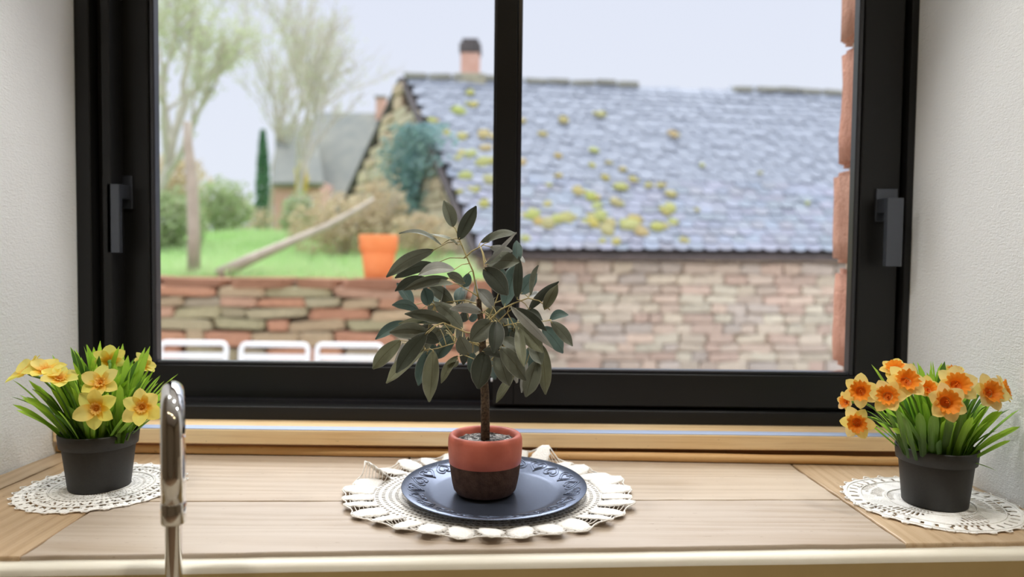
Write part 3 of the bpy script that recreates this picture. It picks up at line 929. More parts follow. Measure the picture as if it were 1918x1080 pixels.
def flower(root, base, cen, nrm, rad, pm, cm, cup, seed, opn=.30):
    rn = random.Random(seed)
    n = V(nrm).normalized()
    a = n.orthogonal().normalized(); a.rotate(Quaternion(n, rn.uniform(0, 6))); b_ = n.cross(a)
    back = cen - n * rad * .28
    mid = base.lerp(back, .6) + V((0, 0, .02))
    pts = [base, base.lerp(mid, .5) + V((0, 0, .008)), mid, mid.lerp(back, .6) - n * .004 + V((0, 0, .006)), back]
    f_ = MB().tube(pts, [.0019, .0018, .0017, .0018, .0030], 7)
    f_.tube([back - n * .002, back + n * rad * .06, back + n * rad * .13], [.0026, .0034, .0040], 8)
    fo = f_.build('flower', M_STEM, root)
    for k in range(6):
        an = k * math.pi / 3 + rn.uniform(-.08, .08)
        d = a * math.cos(an) + b_ * math.sin(an); t_ = n.cross(d)
        op = opn + rn.uniform(-.16, .16) + (.08 if k % 2 else -.04)
        L = rad * rn.uniform(.92, 1.05); wd = L * rn.uniform(.70, .82)
        curl = rn.uniform(-.25, .15)
        rows = []
        for i in range(9):
            t = i / 8
            pr = max(.05, math.sin(math.pi * min(1, (.10 + .90 * t ** .92))) ** .62) if t < 1 else .05
            c_ = back + n * (rad * .16) + (d * math.cos(op) + n * math.sin(op)) * (L * (.08 + .95 * t)) + n * curl * L * t * t * .5
            rows.append([c_ + t_ * (wd * .5 * pr * u) + n * ((u * u) * .16 * wd * pr + .02 * L * math.sin(u * 5 + t * 7 + k)) for u in (-1, -.5, 0, .5, 1)])
        MB().grid(rows, uv=True).build('petal', pm, fo, True, (rn.uniform(.95, 1.03), rn.uniform(.9, 1.06), rn.uniform(.7, 1.2)))
    rows = []
    N = 48
    cr, cl = cup
    rows.append([back + n * rad * .29 for k in range(N + 1)])
    for i in range(7):
        t = i / 6
        rr = rad * (cr * .45 + cr * .55 * t ** 1.6)
        fr = rad * (.055 if cr > .4 else .035) * t ** 2
        rows.append([back + n * (rad * .25 + rad * cl * t * (1 - .12 * t)) + (a * math.cos(2 * math.pi * k / N) + b_ * math.sin(2 * math.pi * k / N)) * (rr + fr * math.sin(k * 2 * math.pi * 12 / N) + fr * .9 * rn.uniform(-1, 1)) + n * fr * .8 * rn.uniform(-1, 1) for k in range(N + 1)])
    MB().grid(rows, uv=True).build('trumpet', cm, fo)
    if True:
        mb = MB()
        for k in range(3):
            aa = k * 2.1
            mb.tube([back + n * rad * .26, back + n * rad * (.26 + cl * .5) + (a * math.cos(aa) + b_ * math.sin(aa)) * rad * .06], [.0009, .0011], 5)
        mb.build('stamen', cm, fo)


def blade(root, base, tip, wd, bend, rn, col, twist=.5, tipw=.5):
    ax = tip - base; L = ax.length
    out_ = V((ax.x, ax.y, 0)); out_ = out_.normalized() if out_.length > 1e-4 else V((1, 0, 0))
    ctrl = base.lerp(tip, .5) - out_ * bend * L * .4 + V((0, 0, bend * L * .45))
    side0 = V((0, 0, 1)).cross(ax).normalized() if (V((0, 0, 1)).cross(ax)).length > .01 else V((1, 0, 0))
    side0.rotate(Quaternion(ax.normalized(), rn.uniform(-twist, twist)))
    rows = []
    n_ = 11
    for i in range(n_ + 1):
        t = i / n_
        p = base * (1 - t) ** 2 + ctrl * 2 * t * (1 - t) + tip * t * t
        tg = ((ctrl - base) * (1 - t) + (tip - ctrl) * t).normalized()
        sd = (side0 - tg * side0.dot(tg)).normalized(); nr = tg.cross(sd)
        if t < .72: pr = .55 + .45 * (t / .72) ** .8
        else: pr = max(.04, math.sqrt(max(0, 1 - ((t - .72) / .28) ** 2)))
        hw = wd * .5 * pr
        rows.append([p + sd * (hw * u) + nr * (abs(u) * hw * .42) for u in (-1, -.5, 0, .5, 1)])
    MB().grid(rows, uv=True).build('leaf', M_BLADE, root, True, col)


def daffodil(c, label, rtop, rbot, hgt, seed, hi_y, spread, flowers, pm, cm, cup, extra, nb, asp=1.0):
    root = empty('potted_daffodil', (c.x, c.y, .003), label, 'plant', 'artificial daffodils in black pots')
    rn = random.Random(seed)
    z0 = .0035
    MB().lathe([(0, z0 + .002), (rbot - .004, z0 + .002), (rbot - .003, z0), (rbot - .001, z0), (rbot, z0 + .0015), (rtop - .006, z0 + hgt * .74), (rtop - .006, z0 + hgt * .745), (rtop - .002, z0 + hgt * .76), (rtop, z0 + hgt * .97),
                (rtop - .0006, z0 + hgt), (rtop - .003, z0 + hgt), (rtop - .0035, z0 + hgt * .96), (rtop - .008, z0 + hgt * .7), (rtop - .009, z0 + hgt * .6)], (c.x, c.y, 0), 56).build('pot', M_POTB, root)
    zs = z0 + hgt * .84
    rows = [[V((c.x + (rtop - .0055) * i / 5 * math.cos(a), c.y + (rtop - .0055) * i / 5 * math.sin(a), zs + .003 * noise.noise(V((i, k, seed))))) for k, a in enumerate([2 * math.pi * k / 28 for k in range(28)])] for i in range(6)]
    rows[0] = [V((c.x, c.y, zs)) for _ in rows[0]]
    MB().grid(rows, close=True).build('soil', M_PEAT, root)
    for i in range(nb):
        a = i * 2.39996; r_ = (rtop - .014) * math.sqrt((i + .5) / nb)
        bx, by = c.x + r_ * math.cos(a), c.y + r_ * math.sin(a)
        k = (r_ / (rtop - .014))
        sp_ = spread * (k ** 1.1) * rn.uniform(.6, 1.15)
        top = hi_y * (1.02 - .36 * k ** 2) * rn.uniform(.80, 1.06)
        tip = V((bx + sp_ * math.cos(a) * asp, by + sp_ * math.sin(a) * .55, top))
        g = rn.uniform(0, 1)
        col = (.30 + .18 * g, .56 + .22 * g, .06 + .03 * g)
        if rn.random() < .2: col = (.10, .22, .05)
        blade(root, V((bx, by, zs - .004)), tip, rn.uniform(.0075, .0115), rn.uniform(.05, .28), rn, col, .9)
    for (bx, by, tx, ty, dy, wd, bd, dark) in extra:
        b_ = P(bx, by, c.y - .035); b_.z = max(b_.z, zs - .004)
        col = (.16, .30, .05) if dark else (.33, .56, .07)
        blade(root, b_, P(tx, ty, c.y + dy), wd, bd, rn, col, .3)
    for i, (fx, fy, dy, n_, rp_) in enumerate(flowers):
        cen = P(fx, fy, c.y + dy)
        rad = rp_ / FPX * (c.y + dy)
        aa = math.atan2(cen.y - c.y, cen.x - c.x)
        base = V((c.x + .02 * math.cos(aa), c.y + .02 * math.sin(aa), zs - .003))
        flower(root, base, cen, n_, rad, pm, cm, cup, seed * 31 + i)
    return root


daffodil(LP, 'pale yellow daffodils in a black pot beside the faucet', .0605, .0465, .093, 21, .235, .095, [
    (50, 694, -.03, (-.55, -.45, .75), 40), (84, 692, -.05, (.15, -.35, .95), 38), (112, 708, -.06, (.35, -.45, .85), 36),
    (188, 716, -.07, (.05, -.80, .55), 36), (181, 764, -.09, (.0, -1, .08), 42), (266, 762, -.07, (.12, -1, .12), 40),
    (206, 674, .0, (-.40, .75, .45), 32), (268, 682, .03, (.30, .80, .40), 28)],
    M_PETAL_Y, M_CUP_Y, (.27, .16),
    [(150, 830, 18, 742, -.02, .003, .30, True), (155, 832, 42, 750, .0, .003, .22, True), (160, 830, 60, 728, -.05, .011, .12, True), (150, 832, 88, 735, -.05, .011, .05, True),
     (170, 832, 128, 760, -.08, .010, .0, True), (240, 825, 300, 705, -.03, .011, .1, False), (238, 825, 305, 726, .0, .010, .15, False), (236, 825, 304, 745, -.02, .009, .1, False),
     (205, 830, 132, 650, .01, .012, .0, False), (210, 830, 163, 645, .02, .010, .0, False), (215, 830, 230, 643, .03, .010, .0, False), (225, 830, 272, 650, .03, .011, .05, False), (230, 830, 281, 648, .01, .011, .05, False),
     (150, 830, 98, 664, .0, .010, .05, False), (215, 830, 172, 690, -.03, .011, .05, False), (230, 828, 245, 690, -.03, .012, .0, False), (165, 830, 122, 690, -.03, .012, .0, False), (200, 830, 150, 670, -.01, .013, .05, False), (190, 830, 112, 680, .0, .012, .05, False), (220, 830, 215, 680, -.02, .013, .05, False), (225, 830, 240, 665, .0, .013, .05, False), (228, 830, 262, 690, -.01, .013, .05, False), (225, 830, 225, 720, -.06, .012, .05, False), (215, 830, 150, 720, -.05, .012, .05, False)], 135, 1.0)
daffodil(RP_, 'golden daffodils with orange trumpets in a black pot by the right wall', .0600, .0475, .092, 22, .222, .080, [
    (1676, 693, -.02, (-.25, -.55, .80), 30), (1697, 715, -.06, (-.15, -.80, .55), 38), (1663, 742, -.07, (-.45, -.75, .35), 34),
    (1612, 732, -.04, (-.45, -.85, .20), 34), (1586, 752, -.01, (-.9, -.40, .1), 20), (1605, 790, -.05, (-.40, -.85, -.05), 32),
    (1737, 730, -.05, (.0, -.75, .60), 28), (1790, 722, -.06, (-.15, -.85, .45), 40), (1770, 753, -.09, (-.05, -.98, .22), 42),
    (1850, 735, -.04, (.15, -.90, .35), 38), (1876, 728, -.01, (.75, -.55, .35), 30), (1787, 698, .02, (.1, -.4, .9), 24)],
    M_PETAL_O, M_CUP_O, (.54, .46),
    [(1800, 860, 1868, 806, -.03, .006, .28, True), (1770, 872, 1868, 882, -.06, .0045, .55, True), (1690, 850, 1632, 762, -.02, .004, .2, True), (1692, 850, 1622, 768, -.04, .005, .3, True), (1694, 852, 1660, 770, -.05, .008, .1, True),
     (1700, 858, 1679, 765, -.08, .010, .0, True), (1740, 862, 1685, 770, -.09, .007, .1, True), (1715, 862, 1692, 780, -.085, .011, .0, True), (1745, 865, 1750, 775, -.09, .015, .0, True), (1730, 865, 1722, 772, -.085, .014, .0, True),
     (1765, 865, 1785, 770, -.085, .013, .0, True), (1785, 862, 1805, 768, -.07, .014, .0, True), (1800, 858, 1850, 760, -.04, .013, .0, False), (1720, 840, 1632, 682, .0, .012, .05, False), (1720, 840, 1660, 676, .03, .008, .0, False),
     (1745, 840, 1710, 678, .02, .010, .0, False), (1750, 840, 1723, 684, .0, .012, .0, False), (1755, 840, 1742, 692, -.01, .013, .0, False), (1760, 840, 1770, 684, .01, .011, .0, False), (1775, 840, 1808, 702, -.01, .010, .0, False)], 125, 1.0)

# ================================================================== OUTSIDE
GZ = -1.04
M_YARD = varied('yard_gravel', (.62, .55, .49), (.72, .65, .58), 3, .95, .3, 30, False)
tag(box_obj('ground', (-40, 1.76, GZ - .2), (40, 60, GZ), M_YARD), kind='structure')

# unit stones, shared meshes
STONES = []
for k in range(10):
    rn = random.Random(100 + k)
    bm = bmesh.new(); bmesh.ops.create_cube(bm, size=1.0)
    for v_ in bm.verts:
        v_.co.x += rn.uniform(-.07, .07); v_.co.z += rn.uniform(-.10, .10)
    bmesh.ops.bevel(bm, geom=[e_ for e_ in bm.edges], offset=.11, segments=1, affect='EDGES')
    for v_ in bm.verts: v_.co += V((rn.uniform(-.03, .03), rn.uniform(-.05, .05), rn.uniform(-.03, .03)))
    STONES.append(MB().add_bm(bm).mesh('stone', M_STONE, False)); bm.free()


def stone_courses(root, A, B, ztop, zbot, ch, cw, dep, pal, seed, mask=None, limit=300, name='stone', out_dir=None):
    """courses of single stones on the vertical face A-B (plan points)"""
    rn = random.Random(seed)
    A = V((A[0], A[1], 0)); B = V((B[0], B[1], 0)); L = (B - A).length; t_ = (B - A) / L
    nrm = V((t_.y, -t_.x, 0))
    rz = math.atan2(t_.y, t_.x)
    z = ztop; n_ = 0
    while z > zbot:
        hh = rn.uniform(*ch); x_ = -rn.uniform(0, cw[0])
        while x_ < L:
            ww = rn.uniform(*cw)
            xm = x_ + ww / 2
            if 0 <= xm <= L and (mask is None or mask(xm, z - hh / 2)) and n_ < limit:
                p = A + t_ * xm
                o = link(name, rn.choice(STONES), root, (p.x + nrm.x * (dep * .15), p.y + nrm.y * (dep * .15), z - hh / 2), None)
                o.rotation_euler = (rn.uniform(-.03, .03), rn.uniform(-.09, .09), rz + rn.choice((0, math.pi)) + rn.uniform(-.04, .04))
                o.scale = (ww * .96, dep * rn.uniform(.8, 1.15), hh * .93)
                c_ = rn.choice(pal); k = rn.uniform(.86, 1.12)
                o.color = (c_[0] * k, c_[1] * k, c_[2] * k, 1); n_ += 1
            x_ += ww
        z -= hh
    return n_


PAL_RET = [(.74 * min(.92, a * 1.28) + .08, .74 * min(.9, b * 1.30) + .065, .74 * min(.85, c * 1.22) + .05) for a, b, c in [(.62, .30, .20), (.66, .34, .22), (.62, .47, .32), (.50, .44, .30), (.68, .55, .42), (.58, .28, .18), (.42, .36, .28), (.64, .38, .28), (.55, .50, .32)]]
PAL_BARN = [(.45 * .98 + .55 * min(.95, a * 1.3), .45 * .89 + .55 * min(.94, b * 1.38), .45 * .77 + .55 * min(.9, c * 1.45)) for a, b, c in [(.74, .52, .40), (.76, .60, .46), (.72, .46, .36), (.78, .66, .50), (.66, .50, .40), (.72, .60, .44), (.64, .42, .33), (.56, .47, .42)]]

# ---- retaining wall of the garden
RW0, RW1, RWY = P(-420, 520, 5.9).x, P(948, 530, 5.9).x, 5.9
zt = P(500, 522, RWY).z
rw = empty('retaining_wall', ((RW0 + RW1) / 2, RWY, GZ), 'rough red and ochre stone retaining wall behind the white chairs', 'wall')
box_obj('mortar_core', (RW0, RWY + .05, GZ), (RW1, RWY + .40, zt - .03), M_MORTAR2, rw)
stone_courses(rw, (RW0, RWY + .02), (RW1, RWY + .02), zt - .06, GZ + .3, (.06, .17), (.16, .56), .18, PAL_RET, 4, limit=300)
rn = random.Random(9)
x_ = RW0
while x_ < RW1 - .1:
    ww = rn.uniform(.25, .6)
    o = link('coping_stone', rn.choice(STONES), rw, (x_ + ww / 2, RWY + .14, zt - .035))
    o.scale = (ww * .97, .46, rn.uniform(.07, .09)); c_ = rn.choice(PAL_RET[:6]); o.color = (c_[0] * .62, c_[1] * .58, c_[2] * .55, 1); x_ += ww
mb = MB(); mb.box((RW1 - .3, RWY + .35, GZ), (RW1 - .02, 8.25, zt - .1)); mb.build('return_core', M_MORTAR, rw, False)
stone_courses(rw, (RW1, RWY + .1), (RW1 - .02, 8.2), zt - .06, GZ, (.1, .18), (.2, .45), .14, PAL_RET, 14, limit=70)

# ---- lawn terrace
M_SOILG = varied('lawn_soil', (.21, .36, .12), (.32, .47, .20), 2.2, .95, .5, 20, False, kind='Object')
def lawn_z(x, y):
    t = max(0, min(1, (y - 6.0) / 7.0))
    return zt - .07 + (.62 + .10 * noise.noise(V((x * .35, y * .2, 0)))) * t + max(0, y - 13) * .035
def lawn_xr(y):
    if y < 8.3: return RW1 - .12 - (.40) * (y - 6) / 2.3
    return -.60 - (y - 8.3) * .50 + .15
rows = []
for i in range(46):
    y = 6.02 + (i / 45) ** 1.8 * 60
    xr_ = lawn_xr(min(y, 14.5))
    rows.append([V((-14 - y * .6 + (xr_ + 14 + y * .6) * (k / 40), y, 0)) for k in range(41)])
for r_ in rows:
    for p in r_: p.z = lawn_z(p.x, p.y)
tag(MB().grid(rows).build('lawn', M_SOILG), kind='structure')
q = Mat('grass_blade', (.3, .5, .1), .6, spec=.2)
co = q.coords(); c = q.ramp(q.noise(co, .9, 3), [(.3, (.39, .60, .23)), (.55, (.54, .71, .36)), (.75, (.66, .72, .47))]); q.setc(c); q.translucent(.3, c)
mb = MB(); rn = random.Random(3)
for i in range(21000):
    y = 6.31 + rn.random() ** 1.7 * 8; x = rn.uniform(-.85 * y, lawn_xr(y))
    z = lawn_z(x, y); hh = rn.uniform(.05, .15) * (1 + .6 * noise.noise(V((x, y, 5)))); a = rn.uniform(0, 6.3); ww = .012
    k = len(mb.v); lx, ly = rn.uniform(-.05, .05), rn.uniform(-.05, .05)
    mb.v += [V((x - ww * math.cos(a), y - ww * math.sin(a), z - .01)), V((x + ww * math.cos(a), y + ww * math.sin(a), z - .01)), V((x + lx, y + ly, z + hh))]
    mb.f.append((k, k + 1, k + 2))
tag(mb.build('lawn_grass', q.m, None, False), 'bright green long grass on the garden terrace above the stone wall', 'grass', None, 'stuff')

# ---- terracotta pot on the wall
M_TERRA = varied('terracotta', (.86, .27, .09), (.92, .32, .12), 8, .7, objc=False)
tpc = P(709, 531, 6.05); tpc.z = zt + .005
tw = .5 * 72 / FPX * 6.05
r = empty('flower_pot', tpc, 'bright orange terracotta flower pot standing on the stone wall', 'pot')
th = 82 / FPX * 6.05
MB().lathe([(0, 0), (tw * .70, 0), (tw * .72, .01), (tw * .88, th * .64), (tw * .88, th * .66), (.0, th * .66)], tpc, 40).build('body', M_TERRA, r)
MB().lathe([(tw * .87, th * .63), (tw * .98, th * .64), (tw * 1.0, th * .97), (tw * .98, th), (tw * .88, th), (tw * .84, th * .7), (0, th * .68)], tpc, 40).build('rim', M_TERRA, r)

# ---- white garden chairs
M_WHITE = Mat('white_metal', (.82, .85, .88), .4).m
for i, (xa, xb, yt, yb, lab) in enumerate(((301, 424, 637, 665, 'white metal garden chair nearest the left window stile'), (452, 577, 640, 668, 'white metal garden chair, middle of the row of three'),
                                           (594, 716, 641, 669, 'white metal garden chair half hidden by the olive leaves'))):
    YC = 4.9
    a, c_ = P(xa, yt, YC), P(xb, yt, YC)
    zt2 = P(xa, yb, YC).z; cx_ = (a.x + c_.x) / 2; hw = (c_.x - a.x) / 2; zt1 = a.z - .015
    r = empty('garden_chair', (cx_, YC - .25, GZ), lab, 'chair', 'white chairs along the stone wall')
    rr = .017
    MB().tube([(cx_ - hw, YC - .05, GZ + .44), (cx_ - hw, YC, zt1 - .03), (cx_ - hw + .012, YC, zt1 - .006), (cx_ - hw + .03, YC, zt1), (cx_ + hw - .03, YC, zt1), (cx_ + hw - .012, YC, zt1 - .006), (cx_ + hw, YC, zt1 - .03), (cx_ + hw, YC - .05, GZ + .44)], rr, 10).build('back_frame', M_WHITE, r)
    for zz_ in (zt2, zt2 - .12, zt2 - .24):
        MB().box((cx_ - hw, YC - .012, zz_ - .02), (cx_ + hw, YC + .006, zz_ + .02), .004).build('back_slat', M_WHITE, r, False)
    MB().box((cx_ - hw - .01, YC - .47, GZ + .425), (cx_ + hw + .01, YC - .04, GZ + .45), .008).build('seat', M_WHITE, r, False)
    for sx_ in (-1, 1):
        for yy in (YC - .45, YC - .06):
            MB().tube([(cx_ + sx_ * hw, yy, GZ + .43), (cx_ + sx_ * (hw + .01), yy + (.05 if yy > YC - .2 else -.03), GZ)], .014, 8).build('leg', M_WHITE, r)

# ---- barn
E0 = P(893, 468, 8.3); A0 = P(757, 144, 10.75); F0 = P(1570, 472, 8.55); B0 = P(1586, 177, 11.25)
F1 = E0 + (F0 - E0) * 1.45; B1 = A0 + (B0 - A0) * 1.35
G0 = V((-3.3, 13.5, .9))
barn = empty('stone_barn', (E0.x, E0.y, GZ), 'long stone barn with a mossy blue slate roof behind the garden wall', 'building')
mb = MB()
gr0, gr1 = V((E0.x, E0.y + .32, 0)), V((F1.x, F1.y + .32, 0))
k = [V((gr0.x + .06, gr0.y, GZ - .1)), V((gr1.x, gr1.y, GZ - .1)), V((gr1.x, gr1.y, E0.z - .04)), V((gr0.x + .06, gr0.y, E0.z - .04))]
mb.v += k; mb.f.append((0, 1, 2, 3))
o = len(mb.v)
apex = A0 + V((.06, .05, -.06))
mb.v += [V((gr0.x + .06, gr0.y, GZ - .1)), V((gr0.x + .06, gr0.y, E0.z - .05)), apex, V((G0.x + .05, G0.y, G0.z)), V((G0.x + .05, G0.y, GZ))]
mb.f.append((o, o + 1, o + 2, o + 3, o + 4))
mb.build('wall_core', M_MORTAR, barn, False)
stone_courses(barn, (gr0.x, gr0.y - .01), (gr1.x, gr1.y - .01), E0.z - .12, GZ + .12, (.075, .15), (.16, .42), .09, PAL_BARN, 6, limit=300)
# gable stones
gd = V((G0.x - gr0.x, G0.y - gr0.y, 0)); gl_ = gd.length
ta = (V((A0.x, A0.y, 0)) - V((gr0.x, gr0.y, 0))).length
def gmask(x_, z_):
    x_ = gl_ - x_
    lim = E0.z + (A0.z - E0.z) * (x_ / ta) if x_ < ta else A0.z + (G0.z - A0.z) * ((x_ - ta) / (gl_ - ta))
    return z_ < lim - .12
stone_courses(barn, (G0.x, G0.y), (gr0.x + .05, gr0.y), A0.z - .1, .2, (.12, .22), (.25, .6), .1, [(.88, .72, .54), (.90, .77, .60), (.86, .66, .50), (.80, .70, .54)], 16, gmask, 240, 'gable_stone')
# roof decks
M_DECK = varied('roof_deck', (.10, .09, .09), (.14, .12, .12), 4, .9, objc=False)
mb = MB(); dn = V((0, .04, -.05))
mb.v += [E0 + dn, F1 + dn, B1 + dn, A0 + dn, G0 + V((0, 0, .12)), B1 + V((-1, 3, -2.2))]
mb.f += [(0, 1, 2, 3), (3, 2, 5, 4)]
mb.build('roof_deck', M_DECK, barn, False)
mb = MB(); mb.tube([E0 + V((-.02, 0, -.05)), A0 + V((-.02, 0, -.05))], .05, 6); mb.tube([A0 + V((-.02, 0, -.05)), G0 + V((-.03, 0, .05))], .07, 6); mb.build('verge_board', M_DECK, barn, False)
mb = MB(); mb.tube([E0 + V((0, .06, -.06)), F1 + V((0, .06, -.06))], .05, 6); mb.build('eave_board', M_DECK, barn, False)
# slates
M_SLATE = varied('slate', (.235, .262, .32), (.325, .352, .41), 10, .7, .3, 60, True, .006, spec=.4)
SL = []
for k in range(6):
    rn = random.Random(40 + k); bm = bmesh.new()
    pts = [(-.5, 1.0), (-.5, .22)] + [(-.5 + .5 * (1 - math.cos(math.pi * i / 6)) + rn.uniform(-.03, .03), .22 - .22 * math.sin(math.pi * i / 6) + rn.uniform(-.03, .03)) for i in range(1, 6)] + [(.5, .22), (.5, 1.0)]
    b0 = [bm.verts.new((x_, y_, 0)) for x_, y_ in pts]; t0 = [bm.verts.new((x_, y_, 1)) for x_, y_ in pts]
    bm.faces.new(t0); n_ = len(pts)
    for i in range(n_): bm.faces.new((b0[i], b0[(i + 1) % n_], t0[(i + 1) % n_], t0[i]))
    bmesh.ops.recalc_face_normals(bm, faces=list(bm.faces))
    SL.append(MB().add_bm(bm).mesh('slate', M_SLATE, False)); bm.free()
NROW = 28
def roof(u, v_): return E0.lerp(F1, u).lerp(A0.lerp(B1, u), v_)
rn = random.Random(77); cnt = 0
rest = MB()
wid = (F1 - E0).length
SW = .175
for rI in range(NROW):
    v0 = rI / NROW; rowlen = E0.lerp(A0, v0); wl = (roof(1, v0) - roof(0, v0)).length; ns = int(wl / SW)
    upv = (roof(.5, v0 + 1 / NROW) - roof(.5, v0)); ex = upv.length
    for c_ in range(ns):
        u = (c_ + .5 + (.5 if rI % 2 else 0)) / ns
        if u > 1: continue
        p = roof(u, v0)
        # sunken stretch of the ridge
        ppx = u * wl
        if rI >= NROW - 1 and .385 < u < .545: continue
        if rI >= NROW - 1 and u > .545 and rn.random() < .1: continue
        tx = (roof(min(1, u + .05), v0) - roof(max(0, u - .05), v0)).normalized()
        ty = (roof(u, min(1, v0 + .04)) - roof(u, max(0, v0 - .04))).normalized(); tz = tx.cross(ty).normalized(); ty = tz.cross(tx)
        tilt = Matrix.Rotation(-.10 + rn.uniform(-.04, .04), 3, tx) @ Matrix.Rotation(rn.uniform(-.05, .05), 3, tz)
        M3 = Matrix((tx, ty, tz)).transposed(); M3 = tilt @ M3
        sc_ = (SW * rn.uniform(.95, 1.04), ex * 1.75, .014)
        off = p - upv * .15 + tz * (.035 + rn.uniform(-.004, .008))
        me = rn.choice(SL)
        k = rn.uniform(.87, 1.12); colr = (k * rn.uniform(.95, 1.08), k, k * rn.uniform(.96, 1.06))
        M4 = Matrix.Translation(off) @ M3.to_4x4() @ Matrix.Diagonal((*sc_, 1))
        if cnt < 300 and u < .80:
            o = link('slate', me, barn, off, colr); o.rotation_mode = 'QUATERNION'; o.rotation_quaternion = M3.to_quaternion(); o.scale = sc_; cnt += 1
        else:
            b0 = len(rest.v); rest.v += [M4 @ vv.co for vv in me.vertices]; rest.f += [tuple(b0 + i for i in pp.vertices) for pp in me.polygons]
tag(rest.build('upper_slates', M_SLATE, barn, False), kind='stuff')
# ridge stones
M_RIDGE = varied('ridge_stone', (.30, .29, .24), (.48, .45, .32), 8, .9, .5, 40, True)
def ridge_at(t): return A0.lerp(B1, t)
nrg = 26
for i in range(nrg):
    t = (i + .5) / nrg
    if .39 < t < .53: continue
    p = ridge_at(t) + V((0, .02, -.0 + rn.uniform(-.01, .02)))
    o = link('ridge_stone', rn.choice(STONES), barn, p); o.data = o.data; o.scale = ((B1 - A0).length / nrg * .98, .30, .09); o.rotation_euler = (0, rn.uniform(-.03, .03), math.atan2((B1 - A0).y, (B1 - A0).x)); o.color = (.42, .42, .36, 1)
# moss cushions
M_MOSS = varied('moss', (.42, .41, .14), (.57, .54, .23), 9, .95, .8, 60, True, .01)
MZ7, MZ8, MZ5 = (940, 60, .3545), (940, 400, .4275), (280, 0, .3704)
MOSS = [(MZ7, s_) for s_ in [(325, 475, 50), (215, 550, 40), (100, 480, 40), (525, 445, 45), (905, 550, 48), (485, 635, 40), (295, 665, 35), (100, 700, 50), (475, 715, 30), (560, 700, 25), (635, 735, 35), (545, 780, 40), (690, 790, 40), (625, 830, 60), (400, 850, 60), (470, 880, 60), (500, 930, 50), (600, 910, 55), (890, 865, 50), (885, 940, 60), (770, 820, 35), (835, 820, 35), (905, 1020, 40), (1025, 950, 25), (1055, 715, 25), (1360, 755, 22), (1610, 915, 22), (250, 820, 25), (165, 970, 55), (240, 920, 40), (290, 1000, 60), (350, 990, 60), (190, 1010, 50), (480, 1020, 60), (570, 1020, 60), (700, 1000, 60), (650, 1030, 60), (820, 1040, 60), (90, 920, 25), (300, 770, 30)]]
MOSS += [(MZ8, s_) for s_ in [(130, 20, 50), (200, 50, 60), (270, 30, 60), (430, 20, 60), (460, 80, 60), (560, 60, 70), (610, 90, 50), (680, 65, 45), (750, 45, 35), (790, 125, 30), (500, 130, 40), (440, 130, 30), (100, 120, 40), (720, 5, 30)]]
MOSS += [(MZ5, s_) for s_ in [(1560, 570, 60), (1640, 540, 40), (1620, 480, 40), (1580, 700, 50), (1690, 690, 60), (1740, 700, 40), (1620, 790, 60), (1690, 830, 70), (1720, 920, 60), (1560, 810, 40), (1600, 900, 60), (1650, 970, 40), (1570, 980, 30), (1690, 1040, 50), (1500, 680, 35), (1430, 620, 40), (1700, 760, 50)]]
rnm = ((F1 - E0).cross(A0 - E0)).normalized()
if rnm.y > 0: rnm = -rnm
bm = bmesh.new(); bmesh.ops.create_icosphere(bm, subdivisions=2, radius=1)
MOSSM = []
for k in range(5):
    mb = MB().add_bm(bm); mb.v = [v_ * (1 + .35 * noise.noise(v_ * 1.7 + V((k * 5, 0, 0)))) for v_ in mb.v]
    MOSSM.append(mb.mesh('moss_clump', M_MOSS, True))
bm.free()
rq = rnm.to_track_quat('Z', 'Y')
for (zz, (mx_, my_, ms)) in MOSS:
    d = ray(zz[0] + mx_ * zz[2], zz[1] + my_ * zz[2])
    den = d.dot(rnm)
    t = (E0 - CAMP).dot(rnm) / den
    p = CAMP + d * t
    rr = ms * zz[2] * .60 / FPX * p.y
    for q_ in range(2):      # a second, smaller cushion beside most of them
        o = link('moss_clump', rn.choice(MOSSM), barn, p + rnm * .04 + V((rn.uniform(-.9, .9) * rr * 1.3 * q_, 0, 0)) + (A0 - E0).normalized() * rn.uniform(-.5, .5) * rr * q_, (rn.uniform(.85, 1.1), rn.uniform(.85, 1.05), rn.uniform(.7, 1.2)))
        o.rotation_mode = 'QUATERNION'; o.rotation_quaternion = rq @ Quaternion((0, 0, 1), rn.uniform(0, 6)); rk = rr * (1 if q_ == 0 else rn.uniform(.4, .75)); o.scale = (rk * 1.15, rk * .9, rk * .30)
# chimney
cc = P(881, 148, 10.9)
cw_ = 17 / FPX * 10.9
M_BRICK = varied('chimney_brick', (.62, .36, .28), (.72, .46, .38), 8, .9, .4, 40, False)
chm = box_obj('chimney', (cc.x - cw_, cc.y - cw_, cc.z - .25), (cc.x + cw_, cc.y + cw_, cc.z + .36), M_BRICK, barn, .01)
box_obj('chimney_base', (cc.x - cw_ * 1.7, cc.y - cw_ * 1.6, cc.z - .3), (cc.x + cw_ * 1.7, cc.y + cw_ * 1.6, cc.z + .04), M_RIDGE, chm, .02)
box_obj('chimney_cap', (cc.x - cw_ * 1.15, cc.y - cw_ * 1.15, cc.z + .36), (cc.x + cw_ * 1.15, cc.y + cw_ * 1.15, cc.z + .50), M_DECK, chm, .015)
box_obj('chimney_hood', (cc.x - cw_ * .9, cc.y - cw_ * .9, cc.z + .50), (cc.x + cw_ * .9, cc.y + cw_ * .9, cc.z + .57), M_DECK, chm, .015)

